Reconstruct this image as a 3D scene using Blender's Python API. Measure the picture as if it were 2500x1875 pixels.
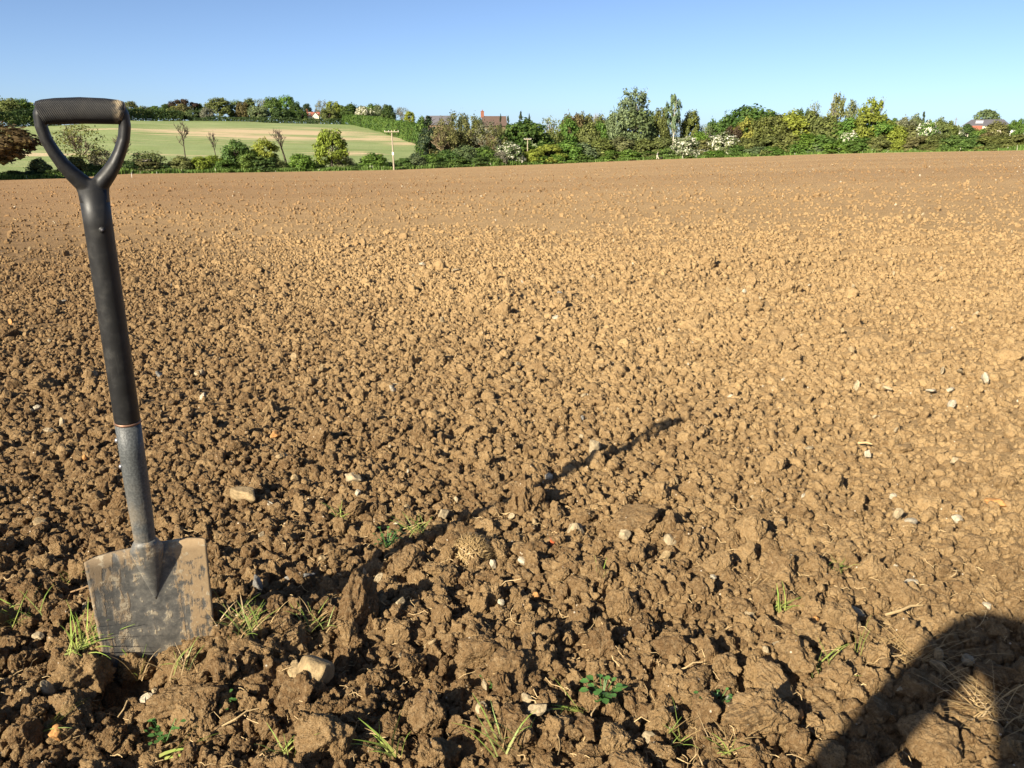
import bpy, bmesh, math, random
import numpy as np
from mathutils import Vector, Matrix

for o in list(bpy.data.objects): bpy.data.objects.remove(o)
scene = bpy.context.scene
COL = scene.collection
RNG = np.random.default_rng(11)
random.seed(5)

# ------------------------------------------------------------------ camera, sky, sun, exposure
PITCH = math.radians(16.0)
FPX = 2080.0                       # focal length in pixels of the 2500 px wide photograph
CAM = np.array([0.0, 0.0, 0.80])
SUN_EL, SUN_AZ = 27.5, 38.5        # elevation; shadows fall 38.5 deg to the right of the view direction
cam = bpy.data.cameras.new('camera'); camo = bpy.data.objects.new('camera', cam); COL.objects.link(camo)
camo.location = CAM; camo.rotation_euler = (math.pi/2-PITCH, 0, 0)
cam.sensor_width = 36.0; cam.lens = 36.0*FPX/2500.0; cam.clip_start = 0.02; cam.clip_end = 12000
scene.camera = camo

world = bpy.data.worlds.new('World'); scene.world = world; world.use_nodes = True
wn = world.node_tree.nodes; wn.clear()
sky = wn.new('ShaderNodeTexSky'); sky.sky_type = 'NISHITA'; sky.sun_disc = False
sky.sun_elevation = math.radians(SUN_EL); sky.sun_rotation = math.radians(180+SUN_AZ)
sky.altitude = 0; sky.air_density = 0.5; sky.dust_density = 0.7; sky.ozone_density = 2.6
bg = wn.new('ShaderNodeBackground'); bg.inputs['Strength'].default_value = 0.070
wo = wn.new('ShaderNodeOutputWorld')
world.node_tree.links.new(sky.outputs[0], bg.inputs[0]); world.node_tree.links.new(bg.outputs[0], wo.inputs[0])

sl = bpy.data.lights.new('sun', 'SUN'); sl.energy = 5.0; sl.angle = math.radians(0.53); sl.color = (1.0, 0.90, 0.72)
suno = bpy.data.objects.new('sun', sl); COL.objects.link(suno); suno.location = (-20, -25, 20)
sd = Vector((math.sin(math.radians(SUN_AZ))*math.cos(math.radians(SUN_EL)),
             math.cos(math.radians(SUN_AZ))*math.cos(math.radians(SUN_EL)), -math.sin(math.radians(SUN_EL))))
suno.rotation_euler = sd.to_track_quat('-Z', 'Y').to_euler()
vs = scene.view_settings; vs.view_transform = 'Standard'; vs.look = 'None'; vs.gamma = 1.0; vs.use_curve_mapping = False
vs.exposure = 1.26
scene.render.engine = 'CYCLES'

# ------------------------------------------------------------------ numpy noise
def _h(ix, iy, iz, s):
    h = (ix.astype(np.int64)*374761393 + iy.astype(np.int64)*668265263 + iz.astype(np.int64)*2147483647 + s*974711) & 0xFFFFFFFF
    h = ((h ^ (h >> 13))*1274126177) & 0xFFFFFFFF
    h = ((h ^ (h >> 16))*2246822519) & 0xFFFFFFFF
    return ((h ^ (h >> 15)) & 0xFFFFFF)/float(0xFFFFFF)
def vnoise(x, y, z=None, s=0):
    x = np.asarray(x, float); y = np.asarray(y, float)
    z = np.zeros_like(x) if z is None else np.asarray(z, float)
    fx, fy, fz = np.floor(x), np.floor(y), np.floor(z)
    q = lambda t: t*t*t*(t*(t*6-15)+10)
    ux, uy, uz = q(x-fx), q(y-fy), q(z-fz)
    r = 0
    for i in (0, 1):
        for j in (0, 1):
            for k in (0, 1):
                r = r + _h(fx+i, fy+j, fz+k, s)*(ux if i else 1-ux)*(uy if j else 1-uy)*(uz if k else 1-uz)
    return r*2-1
def fbm(x, y, z=None, s=0, o=3):
    r, a, t = 0, 1.0, 0
    for i in range(o):
        r = r + a*vnoise(x*2**i+i*7.3, y*2**i+i*3.1, None if z is None else z*2**i+i*5.7, s+i); t += a; a *= 0.5
    return r/t
def worley(x, y, s=0):
    fx, fy = np.floor(x), np.floor(y)
    f1 = np.full(x.shape, 9.0); f2 = f1.copy(); cid = np.zeros_like(x)
    for i in (-1, 0, 1):
        for j in (-1, 0, 1):
            cx, cy = fx+i, fy+j; zz = np.zeros_like(cx)
            d = np.hypot(cx+_h(cx, cy, zz, s)-x, cy+_h(cx, cy, zz, s+1)-y)
            idv = _h(cx, cy, zz, s+2)
            m = d < f1
            f2 = np.where(m, f1, np.minimum(f2, d)); cid = np.where(m, idv, cid); f1 = np.where(m, d, f1)
    return f1, f2, cid
def sstep(a, b, x):
    t = np.clip((np.asarray(x, float)-a)/(b-a), 0, 1); return t*t*(3-2*t)

# ------------------------------------------------------------------ photograph pixel -> ray, terrain heights
CP, SP = math.cos(PITCH), math.sin(PITCH)
def ray(px, py):
    u, v = (px-1250.0)/FPX, (937.5-py)/FPX
    return np.array([u, CP+v*SP, -SP+v*CP])
def at(px, py, D):                      # the point on that ray at horizontal distance D
    d = ray(px, py); return CAM + d*(D/math.hypot(d[0], d[1]))
def az(px, py=390.0):
    d = ray(px, py); return math.atan2(d[0], d[1])
EDGE = [(-900, 452, 150), (0, 440, 158), (160, 435, 161), (300, 425, 164), (620, 421, 168), (962, 415, 172), (1220, 405, 185),
        (1360, 400, 194), (1605, 389.5, 205), (1820, 383, 205), (2000, 376.5, 203), (2150, 373, 200), (2500, 367, 192), (3400, 352, 180)]
E_TH = np.array([az(p[0]) for p in EDGE]); E_D = np.array([p[2] for p in EDGE], float)
E_Z = np.array([at(*p)[2] for p in EDGE])
CREST = [(-900, 318, 400), (0, 311, 430), (150, 306, 440), (330, 293.5, 480), (600, 297, 490), (850, 303, 485), (1040, 309, 480),
         (1150, 324, 460), (1300, 334, 450), (2500, 337, 440), (3400, 338, 430)]
C_TH = np.array([az(p[0]) for p in CREST]); C_D = np.array([p[2] for p in CREST], float)
C_Z = np.array([at(*p)[2] for p in CREST])
Z0 = -0.05
def De(th): return np.interp(th, E_TH, E_D)
def Dc(th): return np.interp(th, C_TH, C_D)
def plane_z(th, r):                      # ruled field surface
    w = sstep(1.6, 0.75, np.abs(th))
    return Z0 + (np.interp(th, E_TH, (E_Z-Z0)/E_D)*w)*r
def terrain_z(th, r):
    de, dc = De(th), Dc(th); w = sstep(1.6, 0.75, np.abs(th))
    ze = plane_z(th, de); zc = np.interp(th, C_TH, C_Z)*w
    t = np.clip((r-de)/(dc-de), 0, 1)
    s = 0.62*t + 0.38*(t*t*(3-2*t))
    z = ze + (zc-ze)*s
    return np.where(r < de, plane_z(th, r), z) - np.maximum(r-dc, 0)*0.002
def Hxy(x, y):
    th, r = np.arctan2(x, y), np.hypot(x, y); return terrain_z(th, r)
FURROW = np.array([[0.00, 5.1], [0.30, 5.55], [0.85, 5.75], [1.6, 6.3], [2.6, 6.9], [4.2, 7.3], [6, 8.2]])
def furrow_d(x, y):
    d = np.full(np.shape(x), 9.0)
    for a, b in zip(FURROW[:-1], FURROW[1:]):
        e = b-a; t = np.clip(((x-a[0])*e[0]+(y-a[1])*e[1])/(e@e), 0, 1)
        d = np.minimum(d, np.hypot(x-a[0]-t*e[0], y-a[1]-t*e[1]))
    return d
def looseness(x, y):                     # 1 = freshly dug, open and lumpy; 0 = settled, closely packed
    r = np.hypot(x, y)
    dug = sstep(1.95, 1.3, y + 0.10*vnoise(x*2.2, y*2.2, s=31))
    right = sstep(0.25, 0.95, x/np.maximum(r, .1)*1.6 + 0.0*y)
    return np.clip(0.55+0.45*dug - 0.42*right*sstep(9, 3, r), 0.1, 1)
def soil(x, y):                          # relief of the tilled soil above the ruled surface
    r = np.hypot(x, y); L = looseness(x, y)
    wx = x+0.02*vnoise(x*14, y*14, s=3); wy = y+0.02*vnoise(x*14+9, y*14, s=4)
    dug = sstep(1.95, 1.25, y)
    z = 0.022*fbm(x*1.3, y*1.3, s=5, o=3) + 0.020*L*fbm(x*5.5, y*5.5, s=9, o=2) + dug*0.024*vnoise(x*7, y*7, s=12)
    for s, a, far in ((0.10, 0.016, 30), (0.050, 0.011, 16), (0.024, 0.0062, 8), (0.012, 0.0030, 4)):
        f1, f2, c = worley(wx/s, wy/s, int(s*1e4))
        dome = np.sqrt(np.clip(1-(f1*0.95)**2, 0, 1))*sstep(0.0, 0.16, f2-f1)
        k = a*(0.35+0.65*c)*(0.45+0.8*L)
        z = z + k*(dome-0.45)*sstep(far*1.6, far, r)
    fd = furrow_d(x, y)
    z = z - 0.10*np.exp(-(fd/0.09)**2)*(0.7+0.6*vnoise(x*6, y*6, s=77)) + 0.035*np.exp(-((fd-0.22)/0.10)**2)
    # the slot opened in front of the spade blade
    hx, hy = x+0.665, y-1.235
    z = z - 0.085*np.exp(-((hx*0.9+hy*0.43)/0.075)**4-((hy*0.9-hx*0.43)/0.05)**2)
    # soil heaped against the blade's right half
    gx, gy = x+0.50, y-1.27
    z = z + 0.040*np.exp(-(gx/0.085)**2-(gy/0.06)**2)*(1+.5*vnoise(x*40, y*40, s=71))
    return z
def ground(x, y):
    x = np.asarray(x, float); y = np.asarray(y, float)
    th, r = np.arctan2(x, y), np.hypot(x, y)
    return plane_z(th, r)+soil(x, y)*sstep(0.3, 0.6, r)
def gpix(px, py):                        # photograph pixel -> point on the tilled ground
    d = ray(px, py); P = CAM.copy()
    t = 0.85/max(-d[2], .01)
    for i in range(6):
        P = CAM+d*t
        t += (P[2]-float(ground(np.array([P[0]]), np.array([P[1]]))[0]))/max(-d[2], .02)*0.8
    return CAM+d*t
def tpix(px, py):                        # photograph pixel -> far terrain
    lo = float(De(az(px)))
    for D in np.arange(lo, 520, 1.5):
        P = at(px, py, D)
        if P[2] < float(Hxy(P[0], P[1])): return P
    return at(px, py, 480)

# ------------------------------------------------------------------ node helper
class NT:
    def __init__(s, name):
        s.m = bpy.data.materials.new(name); s.m.use_nodes = True; s.t = s.m.node_tree; s.t.nodes.clear()
        s.out = s.n('ShaderNodeOutputMaterial')
    def n(s, typ, ins=None, **kw):
        nd = s.t.nodes.new(typ)
        for k, v in kw.items(): setattr(nd, k, v)
        for k, v in (ins or {}).items(): s.set(nd, k, v)
        return nd
    def set(s, nd, k, v):
        sock = nd.inputs[k]
        if isinstance(v, bpy.types.NodeSocket): s.t.links.new(v, sock)
        elif isinstance(v, bpy.types.Node): s.t.links.new(v.outputs[0], sock)
        else: sock.default_value = v
    def noise(s, vec, scale, detail=4, rough=.55, dist=0):
        return s.n('ShaderNodeTexNoise', {'Vector': vec, 'Scale': scale, 'Detail': detail, 'Roughness': rough, 'Distortion': dist}).outputs[0]
    def math(s, op, a, b=0.0, c=None):
        d = {0: a, 1: b}
        if c is not None: d[2] = c
        return s.n('ShaderNodeMath', d, operation=op).outputs[0]
    def rng(s, v, a, b, c=0.0, d=1.0, smooth=True):
        return s.n('ShaderNodeMapRange', {'Value': v, 'From Min': a, 'From Max': b, 'To Min': c, 'To Max': d},
                   interpolation_type='SMOOTHSTEP' if smooth else 'LINEAR').outputs[0]
    def mix(s, f, a, b, blend='MIX'):
        nd = s.n('ShaderNodeMix', data_type='RGBA', blend_type=blend)
        for k, v in ((0, f), (6, a), (7, b)):
            if isinstance(v, bpy.types.NodeSocket): s.t.links.new(v, nd.inputs[k])
            elif k: nd.inputs[k].default_value = (*v[:3], 1)
            else: nd.inputs[k].default_value = v
        return nd.outputs[2]
    def bump(s, h, strength=.5, dist=.01, normal=None):
        d = {'Height': h, 'Strength': strength, 'Distance': dist}
        if normal is not None: d['Normal'] = normal
        return s.n('ShaderNodeBump', d).outputs[0]
    def bsdf(s, col, rough=.8, metal=0., normal=None, spec=.3):
        d = {'Base Color': col if isinstance(col, bpy.types.NodeSocket) else (*col[:3], 1), 'Roughness': rough, 'Metallic': metal, 'Specular IOR Level': spec}
        if normal is not None: d['Normal'] = normal
        b = s.n('ShaderNodeBsdfPrincipled', d)
        s.t.links.new(b.outputs[0], s.out.inputs[0]); return b
def simple(name, col, rough=.7, metal=0., var=.15, scale=30, bump=0.):
    t = NT(name); co = t.n('ShaderNodeTexCoord').outputs['Object']
    nz = t.noise(co, scale, 4)
    c = t.mix(t.rng(nz, .3, .7), [v*(1-var) for v in col], [min(1, v*(1+var)) for v in col])
    t.bsdf(c, rough, metal, t.bump(t.noise(co, scale*4, 3), bump, .005) if bump else None)
    return t.m

# ------------------------------------------------------------------ materials
def soil_material(clod):
    t = NT('soil_clod' if clod else 'tilled_soil')
    geo = t.n('ShaderNodeNewGeometry'); pos = geo.outputs['Position']
    oi = t.n('ShaderNodeObjectInfo')
    sep = t.n('ShaderNodeSeparateXYZ', {0: pos})
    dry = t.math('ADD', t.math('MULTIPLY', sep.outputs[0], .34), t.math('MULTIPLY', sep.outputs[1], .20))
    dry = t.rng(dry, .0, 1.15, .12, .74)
    n1 = t.noise(pos, 2.6, 4, .6); n2 = t.noise(pos, 24, 4, .6); n3 = t.noise(pos, 140, 3, .6)
    f = t.math('ADD', dry, t.math('MULTIPLY', t.math('SUBTRACT', n1, .5), .55))
    f = t.math('ADD', f, t.math('MULTIPLY', t.math('SUBTRACT', n2, .5), .75))
    if clod: f = t.math('ADD', f, t.math('MULTIPLY', t.math('SUBTRACT', oi.outputs['Random'], .5), .50))
    f = t.rng(f, 0, 1, 0, 1, False)
    c = t.mix(f, (.138, .082, .037), (.372, .248, .118))
    c = t.mix(t.rng(n3, .42, .75, 0, .35), c, (.42, .315, .18))
    # far away the settled surface is redder, in wide tilled bands
    st = t.n('ShaderNodeMapping', {'Vector': pos, 'Scale': (.010, .085, .02), 'Rotation': (0, 0, .12)})
    band = t.noise(st.outputs[0], 1.0, 3, .6)
    far = t.rng(sep.outputs[1], 4, 30)
    c2 = t.mix(t.rng(band, .38, .62), (.252, .150, .068), (.355, .232, .114))
    if not clod: c2 = t.mix(t.rng(sep.outputs[1], 3.5, 15, 0, .36), c2, (.54, .365, .185))  # far ground lightened: brightness of sun-facing crumbs painted into the colour
    else: c2 = t.mix(.34, c2, (.10, .062, .03))
    c = t.mix(t.math('MULTIPLY', far, .8), c, c2)
    if clod: c = t.mix(t.math('MULTIPLY', far, t.rng(oi.outputs['Random'], .62, .8, 0, .75)), c, (.135, .082, .040))
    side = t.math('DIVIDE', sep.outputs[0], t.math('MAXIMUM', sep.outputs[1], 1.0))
    c = t.mix(t.math('MULTIPLY', far, t.rng(side, .15, -.5, 0, .55)), c, (.235, .135, .062))  # darker towards the far left: falloff with sun angle painted into the colour
    mot = t.noise(t.n('ShaderNodeMapping', {'Vector': pos, 'Scale': (3.0, .55, 1.0)}).outputs[0], 1.0, 6, .85)
    c = t.mix(t.math('MULTIPLY', t.rng(mot, .50, .68), t.math('MULTIPLY', far, .5)), c, (.22, .130, .060))
    fine = t.noise(pos, 11.0, 5, .8)
    c = t.mix(t.math('MULTIPLY', t.rng(fine, .38, .66), t.math('MULTIPLY', far, .42)), c, (.24, .145, .068))
    # chalk and flint grains
    vo = t.n('ShaderNodeTexVoronoi', {'Vector': pos, 'Scale': 95.0, 'Randomness': 1.0})
    gr = t.math('MULTIPLY', t.math('LESS_THAN', vo.outputs['Distance'], .17),
                t.math('GREATER_THAN', t.n('ShaderNodeSeparateXYZ', {0: vo.outputs['Color']}).outputs[0], .955))
    c = t.mix(t.math('MULTIPLY', gr, .8), c, (.62, .54, .42))
    b1 = t.noise(pos, 330, 4, .65); b2 = t.noise(pos, 75, 5, .65); b3 = t.noise(pos, 16, 4, .7)
    nr = t.bump(b2, .9, .013); nr = t.bump(b1, .9, .0035, nr)
    if not clod: nr = t.bump(b3, t.math('MULTIPLY', far, .75), .06, nr)
    t.bsdf(c, .95, 0, nr, .12)
    return t.m
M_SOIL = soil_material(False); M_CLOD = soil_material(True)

def terrain_material():
    t = NT('pasture'); pos = t.n('ShaderNodeNewGeometry').outputs['Position']
    bare = t.n('ShaderNodeAttribute', attribute_name='bare').outputs['Fac']
    n1 = t.noise(pos, .03, 5, .6); n2 = t.noise(pos, .35, 4, .65); n3 = t.noise(pos, 2.2, 3, .7)
    g = t.mix(t.rng(n1, .35, .65), (.185, .235, .085), (.245, .290, .125))
    g = t.mix(t.rng(n2, .4, .75, 0, .45), g, (.235, .250, .115))
    g = t.mix(t.rng(n3, .45, .8, 0, .4), g, (.120, .175, .055))
    st = t.n('ShaderNodeMapping', {'Vector': pos, 'Scale': (.014, .34, .0), 'Rotation': (0, 0, -.05)})
    str_ = t.noise(st.outputs[0], 1.0, 4, .65)
    f = t.math('ADD', bare, t.math('MULTIPLY', t.math('SUBTRACT', str_, .5), 3.0))
    tan = t.mix(n2, (.46, .33, .20), (.56, .44, .28))
    c = t.mix(t.math('MULTIPLY', t.rng(f, .25, .60), .9), g, tan)
    t.bsdf(c, .95, 0, t.bump(t.noise(pos, 1.2, 5, .7), .6, .35), .1)
    return t.m
M_TERR = terrain_material()

def leaf_material(name='foliage', trans=.34):
    t = NT(name); oi = t.n('ShaderNodeObjectInfo')
    tone = t.n('ShaderNodeAttribute', attribute_name='tone').outputs['Fac']
    flo = t.n('ShaderNodeAttribute', attribute_name='flower').outputs['Fac']
    c = t.mix(1.0, oi.outputs['Color'], t.n('ShaderNodeCombineXYZ', {0: tone, 1: tone, 2: tone}).outputs[0], 'MULTIPLY')
    c = t.mix(t.rng(tone, 1.05, 1.5, 0, .35), c, (.22, .23, .05))
    c = t.mix(flo, c, (.66, .64, .50))
    d = t.n('ShaderNodeBsdfPrincipled', {'Base Color': c, 'Roughness': .62, 'Specular IOR Level': .25})
    tr = t.n('ShaderNodeBsdfTranslucent', {'Color': c})
    mx = t.n('ShaderNodeMixShader', {0: trans, 1: d.outputs[0], 2: tr.outputs[0]})
    t.t.links.new(mx.outputs[0], t.out.inputs[0]); return t.m
M_LEAF = leaf_material()
def bark_material():
    t = NT('bark'); oi = t.n('ShaderNodeObjectInfo'); co = t.n('ShaderNodeTexCoord').outputs['Object']
    c = t.mix(1.0, oi.outputs['Color'], t.mix(t.noise(co, 20, 4), (.65, .65, .65), (1.25, 1.2, 1.15)), 'MULTIPLY')
    t.bsdf(c, .9); return t.m
M_BARK = bark_material()

# ------------------------------------------------------------------ object helpers
def mesh_np(name, V, F, mat, smooth=False, attrs=None):
    V = np.asarray(V, np.float32); me = bpy.data.meshes.new(name)
    if isinstance(F, np.ndarray):
        k = F.shape[1]; me.vertices.add(len(V)); me.vertices.foreach_set('co', V.ravel())
        me.loops.add(F.size); me.loops.foreach_set('vertex_index', F.astype(np.int32).ravel())
        me.polygons.add(len(F)); me.polygons.foreach_set('loop_start', np.arange(0, F.size, k, dtype=np.int32))
        me.polygons.foreach_set('loop_total', np.full(len(F), k, np.int32)); me.update(calc_edges=True)
    else:
        me.from_pydata([tuple(map(float, v)) for v in V], [], F); me.update()
    for n, (dom, a) in (attrs or {}).items():
        at_ = me.attributes.new(n, 'FLOAT', dom); at_.data.foreach_set('value', np.asarray(a, np.float32))
    if smooth: me.polygons.foreach_set('use_smooth', np.ones(len(me.polygons), bool))
    if mat: me.materials.append(mat)
    return me
def obj(name, me, parent=None, **props):
    o = bpy.data.objects.new(name, me); COL.objects.link(o)
    if parent is not None: o.parent = parent
    for k, v in props.items(): o[k] = v
    return o
def thing(name, label, cat, loc=(0, 0, 0), group=None):
    o = obj(name, None); o.location = loc; o['label'] = label; o['category'] = cat
    if group: o['group'] = group
    o.empty_display_size = .1
    return o
def tag(o, label, cat, group=None):
    o['label'] = label; o['category'] = cat
    if group: o['group'] = group
    return o
class MB:
    def __init__(s): s.v = []; s.f = []
    def add(s, V, F):
        b = len(s.v); s.v += [tuple(map(float, v)) for v in V]; s.f += [tuple(i+b for i in f) for f in F]
    def box(s, c, d, M=None):
        V = [Vector((c[0]+i*d[0]/2, c[1]+j*d[1]/2, c[2]+k*d[2]/2)) for i in (-1, 1) for j in (-1, 1) for k in (-1, 1)]
        if M: V = [M @ v for v in V]
        s.add(V, [(0, 1, 3, 2), (4, 6, 7, 5), (0, 4, 5, 1), (2, 3, 7, 6), (0, 2, 6, 4), (1, 5, 7, 3)])
    def tube(s, P, R, n=8, cap=True, ref=None):     # swept elliptical tube; R = radius or (ra, rb) per point
        P = [Vector(p) for p in P]; rings = []; side = Vector(ref) if ref else None
        for i, p in enumerate(P):
            t = (P[min(i+1, len(P)-1)]-P[max(i-1, 0)]).normalized()
            a = side if side is not None else Vector((0, 0, 1) if abs(t.z) < .9 else (1, 0, 0))
            a = (a - t*a.dot(t)).normalized(); side = a; b = t.cross(a)
            ra, rb = R[i] if isinstance(R[i], (tuple, list)) else (R[i], R[i])
            rings.append([p+a*(ra*math.cos(2*math.pi*k/n))+b*(rb*math.sin(2*math.pi*k/n)) for k in range(n)])
        V = [v for r in rings for v in r]; F = []
        for i in range(len(P)-1):
            for k in range(n):
                F.append((i*n+k, i*n+(k+1) % n, (i+1)*n+(k+1) % n, (i+1)*n+k))
        if cap: F += [tuple(range(n-1, -1, -1)), tuple(range((len(P)-1)*n, len(P)*n))]
        s.add(V, F)
    def mesh(s, name, mat, smooth=False):
        me = mesh_np(name, s.v, s.f, mat, smooth)
        bm = bmesh.new(); bm.from_mesh(me); bmesh.ops.recalc_face_normals(bm, faces=bm.faces); bm.to_mesh(me); bm.free(); return me
    def build(s, name, mat, parent=None, smooth=False):
        return obj(name, s.mesh(name, mat, smooth), parent)

# ================================================================== THE SETTING
def polar_mesh(name, ths, R, Z, mat, close=True, attrs=None, smooth=True):
    nr, nt = R.shape
    V = np.stack([R*np.sin(ths)[None], R*np.cos(ths)[None], Z], -1).reshape(-1, 3)
    i = np.arange(nr-1)[:, None]; j = np.arange(nt if close else nt-1)[None]; j2 = (j+1) % nt
    F = np.stack([i*nt+j, (i+1)*nt+j, (i+1)*nt+j2, i*nt+j2], -1).reshape(-1, 4)[:, ::-1]
    return mesh_np(name, V, F, mat, smooth, attrs)
ths = np.concatenate([np.arange(-.86, .8601, .0042), np.linspace(.93, 2*math.pi-.93, 70)])
ths = np.where(ths > math.pi, ths-2*math.pi, ths)
t1 = np.linspace(0, 1, 860)
de = De(ths)
Rn = 0.42*(30/0.42)**t1[:, None]*np.ones_like(ths)[None]
t2 = np.linspace(0, 1, 130)[1:, None]
Rf = 30*(de[None]/30)**t2
R = np.vstack([np.zeros((1, len(ths)))+.01, Rn, Rf]); TH = np.broadcast_to(ths[None], R.shape)
X, Y = R*np.sin(TH), R*np.cos(TH)
Z = ground(X, Y)
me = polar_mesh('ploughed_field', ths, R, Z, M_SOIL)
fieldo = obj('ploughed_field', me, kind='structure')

# terrain beyond the field: verge, pasture hill, far land
ths2 = np.concatenate([np.arange(-.80, .8001, .0028), np.linspace(.85, 2*math.pi-.85, 60)])
ths2 = np.where(ths2 > math.pi, ths2-2*math.pi, ths2)
de2, dc2 = De(ths2), Dc(ths2)
rows = [de2-3, de2-.6, de2+.2, de2+1.5]
for k in np.linspace(0, 1, 105)[1:]: rows.append(de2+1.5+(dc2-de2-1.5)*k)
for k in (20, 60, 140, 300, 700, 1500, 3000, 6000): rows.append(dc2+k)
R2 = np.array(rows); T2 = np.broadcast_to(ths2[None], R2.shape)
Z2 = terrain_z(T2, R2); Z2[0] -= .8; Z2[1] -= .35; Z2[2] += .03
X2, Y2 = R2*np.sin(T2), R2*np.cos(T2)
Z2[3:] += 0.25*vnoise(X2[3:]*.05, Y2[3:]*.05, s=41)+0.06*vnoise(X2[3:]*.4, Y2[3:]*.4, s=43)
# bare, stony patches in the young crop on the hill (world ellipses found from the photograph)
bare = np.zeros_like(R2)
for (px, py, a, b, k) in ((680, 322, 34, 24, 1.0), (620, 335, 30, 14, .85), (500, 325, 26, 10, .75), (350, 316, 24, 8, .7), (780, 313, 18, 10, .6), (845, 376, 9, 8, .7),
                          (930, 335, 10, 20, .65), (985, 350, 8, 12, .7), (870, 340, 24, 14, .55), (90, 376, 20, 8, .6), (170, 375, 12, 6, .4), (740, 345, 12, 10, .3),
                          (470, 370, 10, 5, .25), (1020, 313, 12, 40, .9), (560, 330, 24, 9, .7)):
    P = tpix(px, py); bare = np.maximum(bare, k*np.exp(-((X2-P[0])/a)**2-((Y2-P[1])/b)**2))
bare[R2 < de2[None]+8] = 0
me = polar_mesh('pasture_hill', ths2, R2, Z2, M_TERR, attrs={'bare': ('POINT', bare.ravel())})
obj('pasture_hill', me, kind='structure')

# ================================================================== VEGETATION
def leaf_quads(P, N, size, rng, aspect=1.5):
    n = len(P)
    T = rng.normal(size=(n, 3)); T -= N*(T*N).sum(1, keepdims=True); T /= np.linalg.norm(T, axis=1, keepdims=True)+1e-9
    B = np.cross(N, T); s = (size*rng.uniform(.55, 1.45, n))[:, None]
    a, b = T*s*aspect*.5, B*s*.5
    V = np.stack([P-a-b*.35, P-b*.9+a*.1, P+a+b*.2, P+b*.9-a*.15], 1).reshape(-1, 3)
    return V, np.arange(4*n).reshape(n, 4)
def envelope(kind, rng, n):              # clump centres (unit crown: width 1, height 1) and clump radius
    C = []
    while len(C) < n:
        d = rng.normal(size=3); d /= np.linalg.norm(d)
        rho = rng.uniform(.55, 1)**.5
        if kind == 'round': p = np.array([.40*d[0]*rho, .40*d[1]*rho, .53+.38*d[2]*rho]); r = .125
        elif kind == 'dome': d[2] = abs(d[2])*1.0-.15; p = np.array([.46*d[0]*rho, .46*d[1]*rho, .22+.74*d[2]*rho]); r = .07
        elif kind == 'oak': p = np.array([.42*d[0]*rho, .42*d[1]*rho, .60+.31*d[2]*rho]); r = .11
        elif kind == 'tall':
            z = rng.uniform(.14, .93); w = .40*math.sin(min(1, (1-z)*1.35+.12)*math.pi*.5)**.8*(.75+.25*min(1, z*4))
            a = rng.uniform(0, 6.28); p = np.array([w*rho*math.cos(a), w*rho*math.sin(a), z]); r = .10
        elif kind == 'cone':
            z = rng.uniform(.05, .97); w = .46*(1-z)**.85; a = rng.uniform(0, 6.28)
            p = np.array([w*rho*math.cos(a), w*rho*math.sin(a), z-.05*rho]); r = .035+.06*(1-z)
        elif kind == 'bush':
            d[2] = abs(d[2]); p = np.array([.42*d[0]*rho, .42*d[1]*rho, .10+.76*d[2]*rho]); r = .14
        elif kind == 'layer':
            z = rng.choice([.42, .55, .68, .80, .9])+rng.normal()*.015; w = .46*math.sqrt(max(0, 1-((z-.40)/.55)**2))
            a = rng.uniform(0, 6.28); q = rng.uniform(.15, 1)**.6; p = np.array([w*q*math.cos(a), w*q*math.sin(a), z-.07*q*q]); r = .075
        elif kind == 'umbrella':
            k = rng.integers(0, 5); cc = [(-.30, .0, .70, .14), (.05, .05, .84, .15), (.22, -.1, .80, .14), (.36, .1, .66, .10), (.0, -.2, .72, .12)][k]
            p = np.array(cc[:3])+d*cc[3]*rho*np.array([1, 1, .6]); r = .075
        elif kind == 'topspray':
            z = rng.uniform(.45, 1.0); w = .46*math.sin(math.pi*min(1, (1.02-z)/.55))**.7; a = rng.uniform(0, 6.28); q = rng.uniform(.2, 1)
            p = np.array([w*q*math.cos(a), w*q*math.sin(a), z]); r = .07
        elif kind == 'spray':
            z = rng.uniform(.12, 1.0); w = .42*math.sqrt(max(0.02, 1-((z-.42)/.62)**2)); a = rng.uniform(0, 6.28); q = rng.uniform(.2, 1)
            p = np.array([w*q*math.cos(a), w*q*math.sin(a), z]); r = .06
        C.append((p, r*rng.uniform(.65, 1.3)))
    return C
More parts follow.
